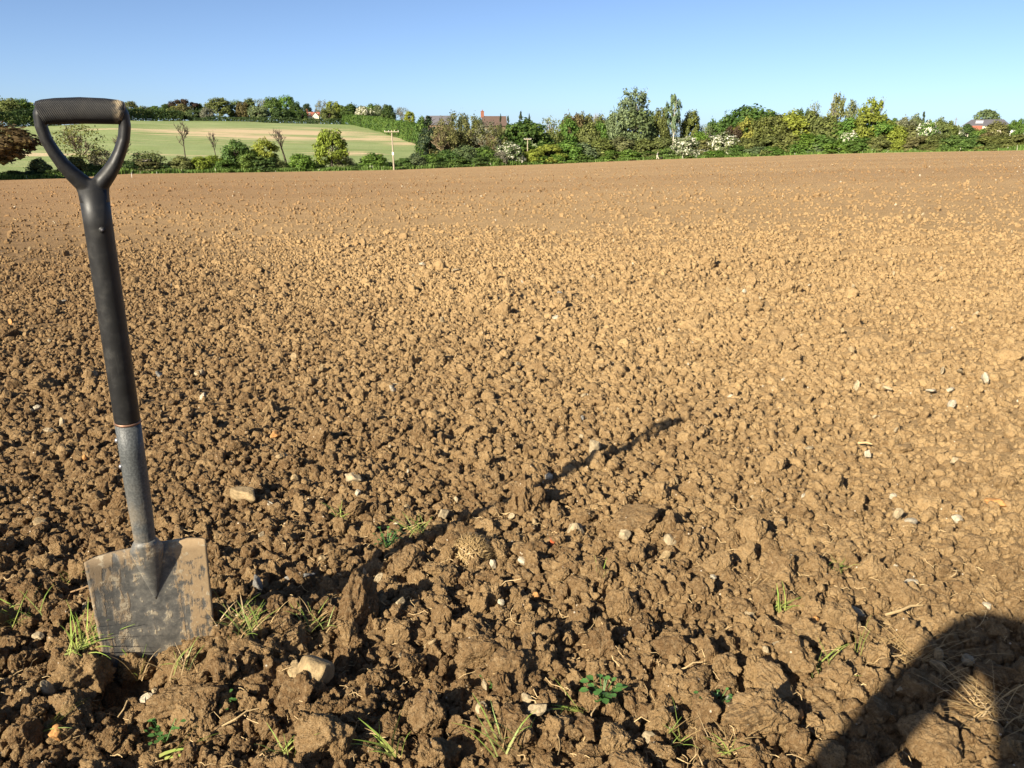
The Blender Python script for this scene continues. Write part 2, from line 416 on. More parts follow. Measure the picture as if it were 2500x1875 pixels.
def crown(name, kind, n_clump, n_leaf, size, seed, flower=0., up=.35, open_=0.):
    rng = np.random.default_rng(seed); Ps, Ns, To, Fl = [], [], [], []
    for p, r in envelope(kind, rng, n_clump):
        m = int(n_leaf/n_clump*rng.uniform(.6, 1.4)); d = rng.normal(size=(m, 3)); d /= np.linalg.norm(d, axis=1, keepdims=True)
        rad = r*np.where(rng.random(m) < .75, rng.uniform(.7, 1.1, m), rng.uniform(0, .8, m))
        rad *= 1+.35*vnoise(d[:, 0]*2.3+seed, d[:, 1]*2.3+p[0]*9, d[:, 2]*2.3, s=seed)
        q = p+d*rad[:, None]*np.array([1, 1, .85])
        if kind == 'spray': q[:, 2] += np.abs(rng.normal(size=m))*.05
        o = q-np.array([0, 0, .45]); o /= np.linalg.norm(o, axis=1, keepdims=True)+1e-6
        N = d*.7+o*.5+rng.normal(size=(m, 3))*.55+np.array([0, 0, up]); N /= np.linalg.norm(N, axis=1, keepdims=True)
        Ps.append(q); Ns.append(N); To.append(rng.uniform(.72, 1.28, m)*rng.uniform(.8, 1.22))
        fp = flower*rng.uniform(.3, 1.5)
        Fl.append((rng.random(m) < fp*np.clip(.4+d[:, 2]*.5+.4, 0, 1)).astype(float))
    P, N, T, Fl = np.vstack(Ps), np.vstack(Ns), np.concatenate(To), np.concatenate(Fl)
    keep = P[:, 2] > .0
    if open_: keep &= vnoise(P[:, 0]*9, P[:, 1]*9, P[:, 2]*9, s=seed+5) > -1+2*open_*.5
    P, N, T, Fl = P[keep], N[keep], T[keep], Fl[keep]
    V, F = leaf_quads(P, N, size, rng)
    return mesh_np(name, V, F, M_LEAF, False, {'tone': ('FACE', T), 'flower': ('FACE', Fl)})
def branches(name, seed, trunk_h=.35, r0=.022, levels=3, spread=.55, kids=(6, 5, 5), shrink=1., lean=0., width=1.0, twig=.006, up=.25):
    rng = np.random.default_rng(seed); mb = MB()
    def grow(p, d, L, r, lv):
        n = 3 if lv < levels else 2; P = [Vector(p)]; D = Vector(d).normalized()
        for i in range(n):
            D = (D+Vector(rng.normal(size=3)*.16)+Vector((0, 0, up*.35))).normalized(); P.append(P[-1]+D*L/n)
        R_ = [max(twig*.35, r*(1-.62*i/n)) for i in range(n+1)]
        mb.tube(P, R_, 5 if lv == 0 else 3, cap=False)
        if lv >= levels: return
        for k in range(kids[lv]):
            t = rng.uniform(.35, 1.0) if lv else rng.uniform(.55, 1.0); q = P[0].lerp(P[-1], 0); idx = t*n; i = min(int(idx), n-1); q = P[i].lerp(P[i+1], idx-i)
            a = rng.uniform(0, 6.28); s = spread*rng.uniform(.6, 1.3)*width
            nd = (D+Vector((math.cos(a)*s*1.6, math.sin(a)*s*1.6, rng.uniform(-.1, .35)))).normalized()
            grow(q, nd, L*rng.uniform(.5, .78)*(shrink if lv == 0 else 1), max(twig, r*(1-.62*t)*.62), lv+1)
    grow((0, 0, -.02), (lean, 0, 1), trunk_h, r0, 0)
    return mb.mesh(name, M_BARK)
def trunk(name, seed, h=.55, r=.028, limbs=7):
    rng = np.random.default_rng(seed); mb = MB()
    P = [Vector((0, 0, -.03)), Vector((.005, 0, h*.35)), Vector((rng.normal()*.02, rng.normal()*.02, h))]
    mb.tube(P, [r*1.25, r*.9, r*.45], 7)
    for k in range(limbs):
        t = rng.uniform(.45, 1); q = P[1].lerp(P[2], t); a = rng.uniform(0, 6.28)
        e = q+Vector((math.cos(a)*.26, math.sin(a)*.26, rng.uniform(.1, .3)))
        mb.tube([q, q.lerp(e, .5)+Vector((0, 0, .03)), e], [r*.4, r*.28, r*.1], 5)
    return mb.mesh(name, M_BARK)

KIND = {}
def reg(k, crowns, trunks): KIND[k] = (crowns, trunks)
TR = [trunk('trunk', 900+i) for i in range(3)]
reg('round', [crown('crown', 'round', 60, 6200, .042, 20+i) for i in range(3)], TR)
reg('dome', [crown('crown', 'dome', 150, 9500, .034, 27)], TR)
reg('oak', [crown('crown', 'oak', 75, 7000, .036, 30+i) for i in range(2)], TR)
reg('tall', [crown('crown', 'tall', 70, 6000, .036, 40+i) for i in range(3)], TR)
reg('cone', [crown('crown', 'cone', 80, 5000, .036, 50+i, up=.05) for i in range(2)], [trunk('trunk', 910, .8, .022, 4)])
reg('bush', [crown('crown', 'bush', 50, 5600, .048, 60+i) for i in range(4)], [trunk('trunk', 920, .4, .022, 5)])
reg('hawthorn', [crown('crown', 'bush', 50, 5200, .046, 70+i, flower=.42) for i in range(2)], [trunk('trunk', 921, .4, .022, 5)])
reg('blossom', [crown('crown', 'round', 50, 5200, .042, 80, flower=.75)], TR)
reg('layer', [crown('crown', 'layer', 95, 6000, .032, 84)], [trunk('trunk', 922, .75, .03, 8)])
reg('umbrella', [crown('crown', 'umbrella', 60, 4200, .034, 86)], [trunk('trunk', 923, .72, .02, 6)])
reg('spray', [crown('crown', 'spray', 90, 3000, .034, 90+i, up=.1) for i in range(2)],
    [branches('trunk', 930+i, .5, .02, 3, .33, (7, 5, 4)) for i in range(2)])
reg('loose', [crown('crown', 'round', 85, 1100, .030, 94+i) for i in range(2)],
    [branches('trunk', 935+i, .42, .02, 3, .5, (7, 5, 5)) for i in range(2)])
reg('birch', [crown('crown', 'topspray', 60, 2600, .040, 97, up=.1)], [branches('trunk', 938, .66, .042, 1, .32, (9,), twig=.010, up=.08)])
reg('bare', [None], [branches('branches', 940+i, .42, .020, 3, .55, (8, 6, 6)) for i in range(3)])
reg('twiggy', [crown('crown', 'tall', 60, 2300, .026, 98)], [branches('branches', 950+i, .36, .016, 3, .42, (10, 7, 6), twig=.0065) for i in range(2)])
reg('thicket', [crown('crown', 'bush', 50, 2600, .034, 99)], [branches('branches', 955, .30, .014, 3, .8, (11, 7, 6), twig=.008)])
reg('snag', [None], [branches('branches', 961, .80, .040, 3, .75, (9, 4, 3), .42, lean=-.10, twig=.007), branches('branches', 966, .82, .030, 3, .70, (9, 4, 3), .40, lean=-.22, twig=.007)])

GREENS = {'dark': (.040, .070, .020), 'mid': (.066, .112, .026), 'green': (.075, .135, .024), 'olive': (.092, .108, .034), 'brown': (.098, .100, .042),
          'yellow': (.150, .185, .030), 'gold': (.165, .175, .035), 'pale': (.130, .150, .065), 'silver': (.110, .150, .085), 'copper': (.050, .035, .026),
          'rust': (.095, .075, .035), 'grey': (.125, .125, .090), 'sage': (.095, .125, .060), 'domegreen': (.042, .082, .018), 'oakbrown': (.085, .062, .030), 'spruce': (.030, .048, .026)}
BARK = {'bare': (.155, .125, .085), 'tan': (.235, .180, .110), 'birch': (.52, .47, .38), 'grey': (.26, .24, .21), 'dark': (.075, .06, .045)}
VN = [0]
def plant(kind, px, top, wpx, D, color, label, cat='tree', group=None, bark='bare', name=None, depth=1.0, sink=.0, baseline=None):
    cr, tr = KIND[kind]; i = VN[0]; VN[0] += 1
    P = at(px, top, D); x, y = P[0], P[1]; zb = float(Hxy(x, y))-.05-sink
    if baseline is not None: zb = at(px, baseline, D)[2]
    w = wpx*(D*math.cos(az(px)))/FPX*(1.32 if D > 380 else 1.14); h = P[2]-zb
    nm = name or {'bush': 'bush', 'hawthorn': 'hawthorn_bush', 'thicket': 'thicket', 'cone': 'conifer_tree', 'bare': 'bare_tree', 'snag': 'dead_tree'}.get(kind, 'tree')
    t = thing(nm, label, cat, (x, y, zb), group); rr = random.Random(i*7+3)
    ang = rr.uniform(0, 6.28)
    if kind == 'snag': ang = rr.uniform(-.3, .3)
    t.rotation_euler = (0, 0, ang)
    s = (w, w*depth, h)
    c = cr[i % len(cr)]; b = tr[i % len(tr)]
    k = rr.uniform(.88, 1.12)
    if c is not None:
        o = obj('crown', c, t); o.scale = s; g = GREENS[color]
        o.color = (min(1, g[0]*k*1.42*rr.uniform(.92, 1.08)), min(1, g[1]*k*1.40), min(1, g[2]*k*1.25*rr.uniform(.85, 1.15)), 1)
    o = obj('trunk' if kind not in ('bare', 'twiggy', 'thicket', 'snag') else 'branches', b, t); o.scale = s; g = BARK[bark]; o.color = (*g, 1)
    return t

# --- the wood and garden trees along the hill crest
WG = 'trees of the wood on the hill crest'
crest = [  # kind, px, top, width, colour, label
 ('round', 12, 236, 62, 'olive', 'olive green tree at the open end of the hilltop wood above the brown oak'),
 ('tall', 48, 241, 52, 'mid', None), ('round', 72, 248, 50, 'yellow', 'yellow green tree in the hilltop wood beside the spade handle'),
 ('round', 105, 250, 55, 'mid', None), ('tall', 140, 247, 50, 'olive', None), ('round', 175, 250, 56, 'mid', None), ('tall', 215, 249, 50, 'olive', None),
 ('round', 255, 252, 56, 'mid', None), ('round', 288, 256, 46, 'mid', None),
 ('tall', 316, 245, 34, 'brown', 'tall brownish narrow tree beside the long clipped dark hedge'),
 ('round', 346, 259, 40, 'olive', None), ('round', 378, 257, 50, 'mid', None), ('tall', 401, 252, 26, 'dark', None), ('round', 420, 262, 36, 'olive', None),
 ('umbrella', 446, 240, 60, 'copper', 'dark umbrella shaped pine with clumped crown on the skyline'),
 ('round', 440, 252, 46, 'brown', 'rounded brown olive tree in front of the dark umbrella pine'),
 ('round', 468, 268, 34, 'sage', 'small grey green tree below the dark umbrella pine'), ('round', 487, 251, 26, 'dark', 'small round dark tree just past the umbrella pine'),
 ('tall', 505, 262, 30, 'grey', None),
 ('tall', 532, 239, 62, 'olive', 'broad full olive green tree standing apart on the hill crest'),
 ('tall', 574, 243, 34, 'sage', None), ('tall', 590, 247, 30, 'rust', 'reddish brown tree among green trees on the hill crest'), ('tall', 607, 240, 32, 'olive', None),
 ('loose', 633, 235, 48, 'pale', 'pale half leafed tree rising behind the hilltop wood'), ('round', 630, 256, 44, 'silver', 'whitish green round tree in front of the pale half leafed tree'),
 ('tall', 662, 237, 42, 'mid', None), ('tall', 696, 231, 42, 'green', 'tallest green tree of the hilltop wood beside the cottage'), ('round', 685, 262, 40, 'dark', None),
 ('tall', 720, 248, 30, 'dark', None), ('round', 708, 265, 34, 'mid', None), ('tall', 747, 251, 27, 'spruce', 'narrow dark green tree beside the cottage roof'), ('round', 735, 268, 26, 'dark', None),
 ('twiggy', 784, 243, 34, 'grey', 'grey leafless tree standing beside the cottage gable'),
 ('tall', 812, 245, 34, 'yellow', 'yellow topped tree behind the dark trees past the cottage'), ('round', 803, 262, 36, 'olive', None), ('round', 830, 255, 44, 'dark', None), ('round', 856, 251, 48, 'dark', 'round dark green tree next to the white blossoming tree'),
 ('blossom', 889, 256, 38, 'pale', 'white blossoming tree at the end of the hilltop trees'), ('round', 907, 251, 42, 'mid', None), ('round', 932, 252, 36, 'sage', None), ('tall', 947, 256, 30, 'dark', None),
 ('loose', 979, 257, 36, 'grey', 'half bare pale tree near the end of the hilltop row'), ('tall', 1000, 270, 24, 'yellow', 'small yellow green tree ending the hilltop row by the open sky')]
for k, (kind, px, top, w, colr, lab) in enumerate(crest):
    D = float(Dc(az(px)))+(-2 if top > 255 else 10)+(k % 3)*3
    colname = {'mid': 'mid green', 'dark': 'dark green', 'olive': 'olive green', 'sage': 'grey green', 'grey': 'grey'}.get(colr, colr)
    if kind == 'tall' and lab is None: lab = f'upright {colname} tree in the wood along the hill crest'; g = WG+' '+colr+' upright'
    elif lab is None: lab = f'rounded {colname} tree in the wood along the hill crest'; g = WG+' '+colr
    else: g = None
    plant(kind, px, top, w, D, colr, lab, 'tree', g, bark='grey' if kind in ('twiggy', 'loose') else 'dark', name='tree')

def hedge(pts, heights, thick, color, label, size=.35, dens=9, seed=1, rough=.25):
    """clipped hedge following ground points; a top-level thing with foliage and stems"""
    rng = np.random.default_rng(seed); pts = [np.array(p[:2], float) for p in pts]
    L = [np.linalg.norm(b-a) for a, b in zip(pts[:-1], pts[1:])]; tot = sum(L)
    n = int(tot*dens*(np.mean(heights)*2+thick)); s = rng.uniform(0, tot, n); cum = np.concatenate([[0], np.cumsum(L)])
    X_ = np.interp(s, cum, [p[0] for p in pts]); Y_ = np.interp(s, cum, [p[1] for p in pts]); H_ = np.interp(s, cum, heights)
    d = pts[-1]-pts[0]; d /= np.linalg.norm(d); nx, ny = -d[1], d[0]
    a = rng.uniform(-1, 1, n); v = rng.uniform(0, 1, n); face = rng.random(n)
    top = face < thick/(thick+2*np.mean(heights)); v = np.where(top, 1-.1*rng.random(n), v); a = np.where(top, a, np.sign(a)*(1-.2*rng.random(n)))
    lump = 1+rough*fbm(s*.35, v*2.0, s=seed, o=3)
    off = a*thick*.5*lump*(1-.25*v)
    x, y = X_+nx*off, Y_+ny*off; z = Hxy(X_, Y_)+v*H_*(1+rough*.8*fbm(s*.3, np.zeros(n), s=seed+3, o=3))
    N = np.stack([nx*a, ny*a, np.where(top, 1.2, .35)], 1)+rng.normal(size=(n, 3))*.5; N /= np.linalg.norm(N, axis=1, keepdims=True)
    c0 = np.array([pts[0][0], pts[0][1], float(Hxy(*pts[0]))])
    V, F = leaf_quads(np.stack([x, y, z], 1)-c0, N, size, rng)
    t = thing('hedge', label, 'hedge', c0)
    o = obj('foliage', mesh_np('foliage', V, F, M_LEAF, False, {'tone': ('FACE', rng.uniform(.7, 1.3, n)*(1+.25*vnoise(s*.25, v*2, s=seed+8))), 'flower': ('FACE', np.zeros(n))}), t)
    o.color = (*GREENS[color], 1)
    mb = MB()
    for k in np.arange(.5, tot, 2.2):
        q = Vector((np.interp(k, cum, [p[0] for p in pts])-c0[0], np.interp(k, cum, [p[1] for p in pts])-c0[1], 0)); q.z = float(Hxy(q.x+c0[0], q.y+c0[1]))-c0[2]
        mb.tube([q-Vector((0, 0, .1)), q+Vector((rng.normal()*.2, rng.normal()*.2, float(np.interp(k, cum, heights))*.75))], [.06, .02], 5)
    so = mb.build('stems', M_BARK, t); so['kind'] = 'stuff'; so.color = (*BARK['dark'], 1)
    return t
def hp(px, dist): a = az(px); return (dist*math.sin(a), dist*math.cos(a))
cd = lambda px, k=0: float(Dc(az(px)))+k
hedge([hp(296, cd(296, -6)), hp(380, cd(380, -6)), hp(456, cd(456, -6))], [5.2, 5.0, 4.6], 4, 'dark', 'long clipped dark green hedge in front of the hilltop trees', .5, 7, 3, .16)
hedge([hp(-40, cd(0, -10)), hp(120, cd(120, -10)), hp(150, cd(150, -10))], [7, 6, 3], 6, 'dark', 'dark undergrowth along the foot of the hilltop wood behind the spade handle', .6, 6, 4, .3)
hedge([hp(470, cd(470, -4)), hp(540, cd(540, -7)), hp(700, cd(700, -9)), hp(848, cd(848, -9))], [1.5, 2.2, 2.6, 2.4], 3, 'dark', 'low dark hedge along the top of the pasture below the cottage', .5, 9, 5, .3)
hedge([hp(848, cd(848, -8)), hp(900, 425), hp(960, 350), hp(1035, 285)], [4.6, 5.2, 5.4, 5.6], 4.5, 'green', 'bright green clipped hedge running diagonally down the hill', .42, 9, 6, .14)
hedge([hp(950, cd(950, 6)), hp(1004, cd(1004, 6))], [2.6, 2.2], 2, 'spruce', 'short dark hedge under the last hilltop trees', .5, 10, 7, .2)

# --- hedgerow along the near foot of the hill, and the trees right of it
E4 = lambda px, k=4.: float(De(az(px)))+k
row = [  # kind, px, top, width, offset, colour, bark, category, group-or-None, label
 ('oak', -62, 292, 252, 3, 'oakbrown', 'dark', 'tree', None, 'brown leaved oak whose low branches reach in beside the spade'),
 ('bush', 92, 381, 52, 5, 'sage', 'dark', 'bush', None, 'small grey green bush next to the brown oak'),
 ('bush', 30, 414, 60, 3, 'dark', 'dark', 'bush', 'low', None), ('bush', 75, 416, 60, 3, 'dark', 'dark', 'bush', 'low', None), ('bush', 120, 412, 50, 3, 'dark', 'dark', 'bush', 'low', None), ('bush', 150, 409, 46, 3, 'dark', 'dark', 'bush', 'low', None),
 ('loose', 184, 288, 112, 6, 'olive', 'bare', 'tree', None, 'half bare spreading tree seen through the spade handle'),
 ('bush', 176, 376, 62, 3, 'olive', 'dark', 'bush', None, 'green bush under the half bare spreading tree'),
 ('thicket', 238, 350, 66, 5, 'grey', 'grey', 'bush', None, 'grey twiggy thicket seen through the spade handle'),
 ('bush', 222, 398, 60, 3, 'dark', 'dark', 'bush', 'low', None), ('bush', 262, 396, 60, 3, 'dark', 'dark', 'bush', 'low', None),
 ('bare', 284, 296, 60, 7, 'grey', 'bare', 'tree', None, 'bare branching tree behind the right arm of the spade handle'),
 ('bush', 308, 388, 56, 3, 'dark', 'dark', 'bush', 'low', None),
 ('thicket', 356, 359, 96, 5, 'olive', 'grey', 'bush', None, 'rounded grey olive thicket just right of the spade handle'), ('bush', 350, 384, 80, 4, 'brown', 'dark', 'bush', None, 'brownish bush inside the rounded grey olive thicket'),
 ('bush', 396, 400, 44, 3, 'dark', 'dark', 'bush', 'low', None),
 ('snag', 447, 303, 62, 6, 'grey', 'dark', 'tree', None, 'broken dead tree with one side branch above the hedgerow'),
 ('bush', 440, 377, 62, 4, 'olive', 'dark', 'bush', None, 'olive bush around the foot of the broken dead tree'),
 ('bush', 486, 379, 56, 3, 'yellow', 'dark', 'bush', 'ye', None), ('bush', 520, 374, 56, 4, 'yellow', 'dark', 'bush', 'ye', None), ('bush', 545, 386, 50, 2, 'green', 'dark', 'bush', None, 'low leafy green bush in front of the thin dead sapling'),
 ('snag', 527, 322, 40, 6, 'grey', 'dark', 'tree', None, 'thin dead sapling beside the dark leafy bush'),
 ('round', 571, 337, 62, 4, 'mid', 'dark', 'tree', None, 'dark leafy peaked bush tree in the hedgerow'), ('bush', 600, 358, 60, 3, 'mid', 'dark', 'bush', None, 'dense dark green bush between the peaked and the yellow topped trees'),
 ('round', 643, 338, 64, 5, 'yellow', 'dark', 'tree', None, 'small yellow topped tree above dark bushes in the hedgerow'), ('bush', 634, 375, 76, 3, 'dark', 'dark', 'bush', None, 'dark bush at the foot of the small yellow topped tree'), ('bush', 672, 384, 48, 3, 'olive', 'dark', 'bush', None, 'low olive bush beside the leaning dead tree'),
 ('snag', 697, 315, 66, 5, 'grey', 'dark', 'tree', None, 'leaning dead tree with bent trunk above the hedgerow'),
 ('bush', 733, 370, 62, 3, 'green', 'dark', 'bush', None, 'rounded fresh green bush beside the leaning dead tree'), ('bush', 768, 396, 44, 3, 'dark', 'dark', 'bush', 'low', None),
 ('tall', 806, 315, 82, 4, 'yellow', 'dark', 'tree', None, 'tall yellow green tree standing alone in the hedgerow'),
 ('thicket', 838, 372, 50, 4, 'brown', 'bare', 'bush', None, 'brownish bare thicket at the foot of the tall yellow green tree'), ('bush', 866, 399, 60, 3, 'dark', 'dark', 'bush', 'low', None),
 ('bush', 912, 369, 72, 4, 'green', 'dark', 'bush', None, 'rounded green bush standing beside the telegraph pole'), ('bush', 952, 394, 40, 4, 'dark', 'dark', 'bush', 'low', None),
 ('bush', 985, 382, 50, 4, 'mid', 'dark', 'bush', 'hm', None), ('bush', 1015, 376, 56, 4, 'sage', 'dark', 'bush', 'hm', None), ('bush', 1050, 372, 60, 4, 'mid', 'dark', 'bush', 'hm', None), ('bush', 1090, 362, 66, 5, 'mid', 'dark', 'bush', 'hm', None),
 ('bush', 1062, 388, 50, 2.5, 'dark', 'dark', 'bush', 'low', None), ('bush', 1135, 348, 70, 6, 'sage', 'dark', 'bush', 'hm', None), ('bush', 1180, 352, 64, 5, 'mid', 'dark', 'bush', 'hm', None), ('bush', 1115, 380, 60, 3, 'mid', 'dark', 'bush', 'hm', None), ('bush', 1165, 376, 60, 3, 'dark', 'dark', 'bush', 'low', None), ('bush', 1205, 374, 50, 3, 'mid', 'dark', 'bush', 'hm', None),
 # copse right of the pole
 ('cone', 1046, 277, 84, 22, 'spruce', 'dark', 'tree', None, 'tall dark ragged conifer at the edge of the copse'), ('round', 1030, 280, 40, 30, 'mid', 'dark', 'tree', None, 'round green crown behind the ragged conifer'),
 ('twiggy', 1083, 284, 70, 18, 'brown', 'tan', 'tree', 'tw', None), ('twiggy', 1112, 270, 84, 24, 'brown', 'tan', 'tree', 'tw', None), ('twiggy', 1150, 277, 80, 20, 'brown', 'bare', 'tree', 'tw', None), ('twiggy', 1188, 292, 70, 16, 'grey', 'tan', 'tree', 'tw', None), ('twiggy', 1210, 300, 60, 14, 'brown', 'tan', 'tree', 'tw', None),
 ('thicket', 1075, 292, 70, 26, 'brown', 'tan', 'bush', 'tt', None), ('thicket', 1105, 300, 90, 22, 'brown', 'tan', 'bush', 'tt', None), ('thicket', 1200, 296, 80, 26, 'brown', 'tan', 'bush', 'tt', None), ('thicket', 1230, 300, 60, 26, 'brown', 'tan', 'bush', 'tt', None), ('thicket', 1165, 302, 90, 22, 'brown', 'bare', 'bush', 'tt', None), ('bush', 1168, 288, 44, 40, 'yellow', 'dark', 'tree', None, 'yellow green tree in front of the brown roofed house'), ('tall', 1132, 277, 34, 34, 'spruce', 'dark', 'tree', None, 'dark evergreen among the tan bare trees'),
 ('round', 1165, 282, 30, 45, 'dark', 'dark', 'tree', None, 'dark tree rising beside the house chimney'),
 ('hawthorn', 1244, 338, 66, 4, 'sage', 'dark', 'bush', None, 'grey green hawthorn with fading white blossom below the large round tree'), ('thicket', 1222, 360, 50, 3, 'grey', 'grey', 'bush', None, 'grey twiggy thicket beside the fading hawthorn'),
 ('dome', 1282, 272, 128, 16, 'domegreen', 'dark', 'tree', None, 'large dome shaped dark green tree behind the short crossbar pole'),
 ('cone', 1222, 273, 16, 60, 'spruce', 'dark', 'tree', 'sp', None), ('cone', 1240, 277, 20, 60, 'spruce', 'dark', 'tree', 'sp', None), ('cone', 1271, 266, 28, 60, 'spruce', 'dark', 'tree', 'sp', None), ('cone', 1292, 272, 18, 60, 'spruce', 'dark', 'tree', 'sp', None),
 ('bush', 1300, 360, 60, 4, 'yellow', 'dark', 'bush', 'hy', None), ('bush', 1340, 346, 80, 5, 'yellow', 'dark', 'bush', 'hy', None), ('bush', 1385, 338, 80, 6, 'green', 'dark', 'bush', 'hg', None), ('bush', 1425, 345, 80, 5, 'sage', 'dark', 'bush', 'hg', None), ('bush', 1315, 376, 56, 3, 'green', 'dark', 'bush', 'hg', None), ('bush', 1370, 370, 60, 3, 'green', 'dark', 'bush', 'hg', None), ('bush', 1420, 372, 60, 3, 'mid', 'dark', 'bush', 'hg', None),
 ('bush', 1465, 332, 90, 7, 'olive', 'dark', 'bush', 'ho', None), ('bush', 1515, 326, 90, 7, 'brown', 'dark', 'bush', None, 'brownish hedge bush in front of the silvery poplar'), ('bush', 1480, 362, 70, 4, 'green', 'dark', 'bush', 'hg', None), ('bush', 1530, 358, 76, 4, 'green', 'dark', 'bush', 'hg', None), ('bush', 1568, 335, 80, 6, 'olive', 'dark', 'bush', 'ho', None), ('bush', 1612, 328, 80, 6, 'olive', 'dark', 'bush', 'ho', None),
 ('bush', 1575, 365, 70, 4, 'mid', 'dark', 'bush', 'hg', None), ('bush', 1625, 355, 66, 4, 'mid', 'dark', 'bush', 'hg', None), ('thicket', 1590, 370, 50, 3, 'brown', 'grey', 'bush', None, 'brown twiggy thicket behind the person walking'),
 ('hawthorn', 1677, 326, 80, 4, 'sage', 'dark', 'bush', None, 'wide hawthorn covered in white blossom beside the walking person'), ('hawthorn', 1768, 314, 74, 5, 'sage', 'dark', 'bush', None, 'tall hawthorn covered in white blossom below the copper tree'),
 ('bush', 1722, 335, 60, 5, 'brown', 'dark', 'bush', None, 'brownish bush between the two white hawthorns'), ('bush', 1710, 315, 60, 9, 'green', 'dark', 'bush', None, 'bright green bush behind the wide white hawthorn'), ('bush', 1690, 370, 60, 3, 'mid', 'dark', 'bush', 'hg', None), ('bush', 1750, 362, 60, 3, 'green', 'dark', 'bush', 'hg', None), ('bush', 1735, 370, 50, 3, 'olive', 'dark', 'bush', 'ho', None),
 ('bush', 1800, 350, 64, 4, 'mid', 'dark', 'bush', 'hg', None), ('bush', 1828, 330, 76, 6, 'olive', 'dark', 'bush', 'ho', None), ('bush', 1850, 352, 66, 4, 'sage', 'dark', 'bush', 'hg', None),
 # trees behind, middle
 ('loose', 1342, 276, 66, 26, 'pale', 'tan', 'tree', None, 'pale weeping half leafed tree beside the large dome tree'), ('thicket', 1352, 296, 60, 20, 'olive', 'tan', 'tree', None, 'olive twiggy growth under the pale weeping tree'),
 ('round', 1400, 271, 58, 34, 'rust', 'dark', 'tree', None, 'reddish brown rounded tree behind the green hedge'), ('round', 1388, 285, 50, 24, 'green', 'dark', 'tree', None, 'bright green tree below the reddish brown tree'), ('tall', 1418, 272, 34, 38, 'brown', 'dark', 'tree', None, 'brown leaved tree next to the reddish brown tree'),
 ('round', 1452, 274, 66, 36, 'brown', 'dark', 'tree', None, 'wide dull brown green tree below the thin bare crown'), ('bare', 1457, 252, 34, 40, 'grey', 'grey', 'tree', None, 'thin bare crown rising from the dull brown green tree'), ('round', 1440, 296, 60, 22, 'olive', 'dark', 'tree', None, 'olive tree growing behind the middle of the hedge'), ('round', 1476, 290, 54, 22, 'green', 'dark', 'tree', None, 'green tree next to the foot of the silvery poplar'),
 ('spray', 1546, 227, 120, 20, 'silver', 'grey', 'tree', None, 'tall silvery green poplar standing highest of all the trees'), ('tall', 1552, 262, 100, 17, 'sage', 'dark', 'tree', None, 'dense grey green tree below the silvery poplar'), ('round', 1508, 262, 50, 19, 'silver', 'dark', 'tree', None, 'smaller silvery tree at the side of the tall poplar'),
 ('cone', 1570, 285, 60, 14, 'spruce', 'dark', 'tree', None, 'dark evergreen in front of the silvery poplar'), ('round', 1592, 270, 36, 34, 'dark', 'dark', 'tree', None, 'dark tree between the poplar and the birch'),
 ('tall', 1616, 259, 46, 18, 'olive', 'dark', 'tree', None, 'narrow olive green tree next to the birch'), ('loose', 1630, 268, 40, 24, 'gold', 'tan', 'tree', None, 'golden leaved tree behind the birch'),
 ('birch', 1648, 237, 46, 17, 'silver', 'birch', 'tree', None, 'slender birch with white trunk and small crown'), ('loose', 1662, 285, 44, 22, 'gold', 'tan', 'tree', None, 'yellow tan low tree at the foot of the birch'),
 ('tall', 1690, 270, 52, 22, 'olive', 'dark', 'tree', None, 'olive green tree standing past the birch'), ('loose', 1722, 296, 46, 24, 'pale', 'grey', 'tree', None, 'pale sparse tree in the dip of the tree line'),
 ('round', 1752, 286, 56, 34, 'mid', 'dark', 'tree', None, 'mid green tree in the dip before the broad oak'), ('twiggy', 1776, 277, 26, 40, 'grey', 'grey', 'tree', None, 'grey leafless spire in the dip before the broad oak'),
 ('oak', 1843, 250, 128, 30, 'domegreen', 'dark', 'tree', None, 'broad domed dark green oak on the skyline'), ('round', 1792, 303, 40, 14, 'copper', 'dark', 'tree', None, 'dark purple copper tree behind the tall white hawthorn'), ('round', 1826, 290, 60, 16, 'gold', 'dark', 'tree', None, 'bright golden yellow tree below the broad oak'), ('bush', 1870, 296, 60, 18, 'mid', 'dark', 'tree', None, 'mid green tree beside the golden yellow tree'),
 # tall overgrown hedge on the right
 ('round', 1892, 274, 92, 9, 'olive', 'dark', 'tree', 'ot', None), ('round', 1942, 270, 86, 9, 'yellow', 'dark', 'tree', None, 'yellow olive tree in the tall overgrown hedge'), ('round', 1985, 266, 80, 10, 'olive', 'dark', 'tree', 'ot', None), ('round', 1965, 259, 34, 22, 'dark', 'dark', 'tree', None, 'small dark crown peeping over the overgrown hedge'),
 ('loose', 1991, 238, 40, 12, 'pale', 'grey', 'tree', None, 'thin sparse crown sticking up out of the overgrown hedge'), ('spray', 2048, 238, 64, 11, 'pale', 'grey', 'tree', None, 'tall loose pale green tree highest above the overgrown hedge'), ('spray', 2082, 256, 50, 11, 'pale', 'grey', 'tree', None, 'lower loose pale tree next to the tall loose one'), ('spray', 2130, 247, 80, 10, 'yellow', 'grey', 'tree', None, 'loose yellow green tree at the stepped end of the overgrown hedge'),
 ('round', 2030, 280, 90, 8, 'olive', 'dark', 'tree', 'ot', None), ('round', 2080, 283, 90, 8, 'green', 'dark', 'tree', None, 'dense green tree in the middle of the overgrown hedge'), ('round', 2130, 272, 96, 8, 'yellow', 'dark', 'tree', None, 'dense yellow green tree under the loose yellow green one'), ('round', 2160, 288, 66, 7, 'green', 'dark', 'tree', None, 'green tree at the low end of the overgrown hedge'),
 ('hawthorn', 2074, 313, 56, 4.2, 'green', 'dark', 'bush', None, 'green bush with a patch of white blossom in the overgrown hedge'),
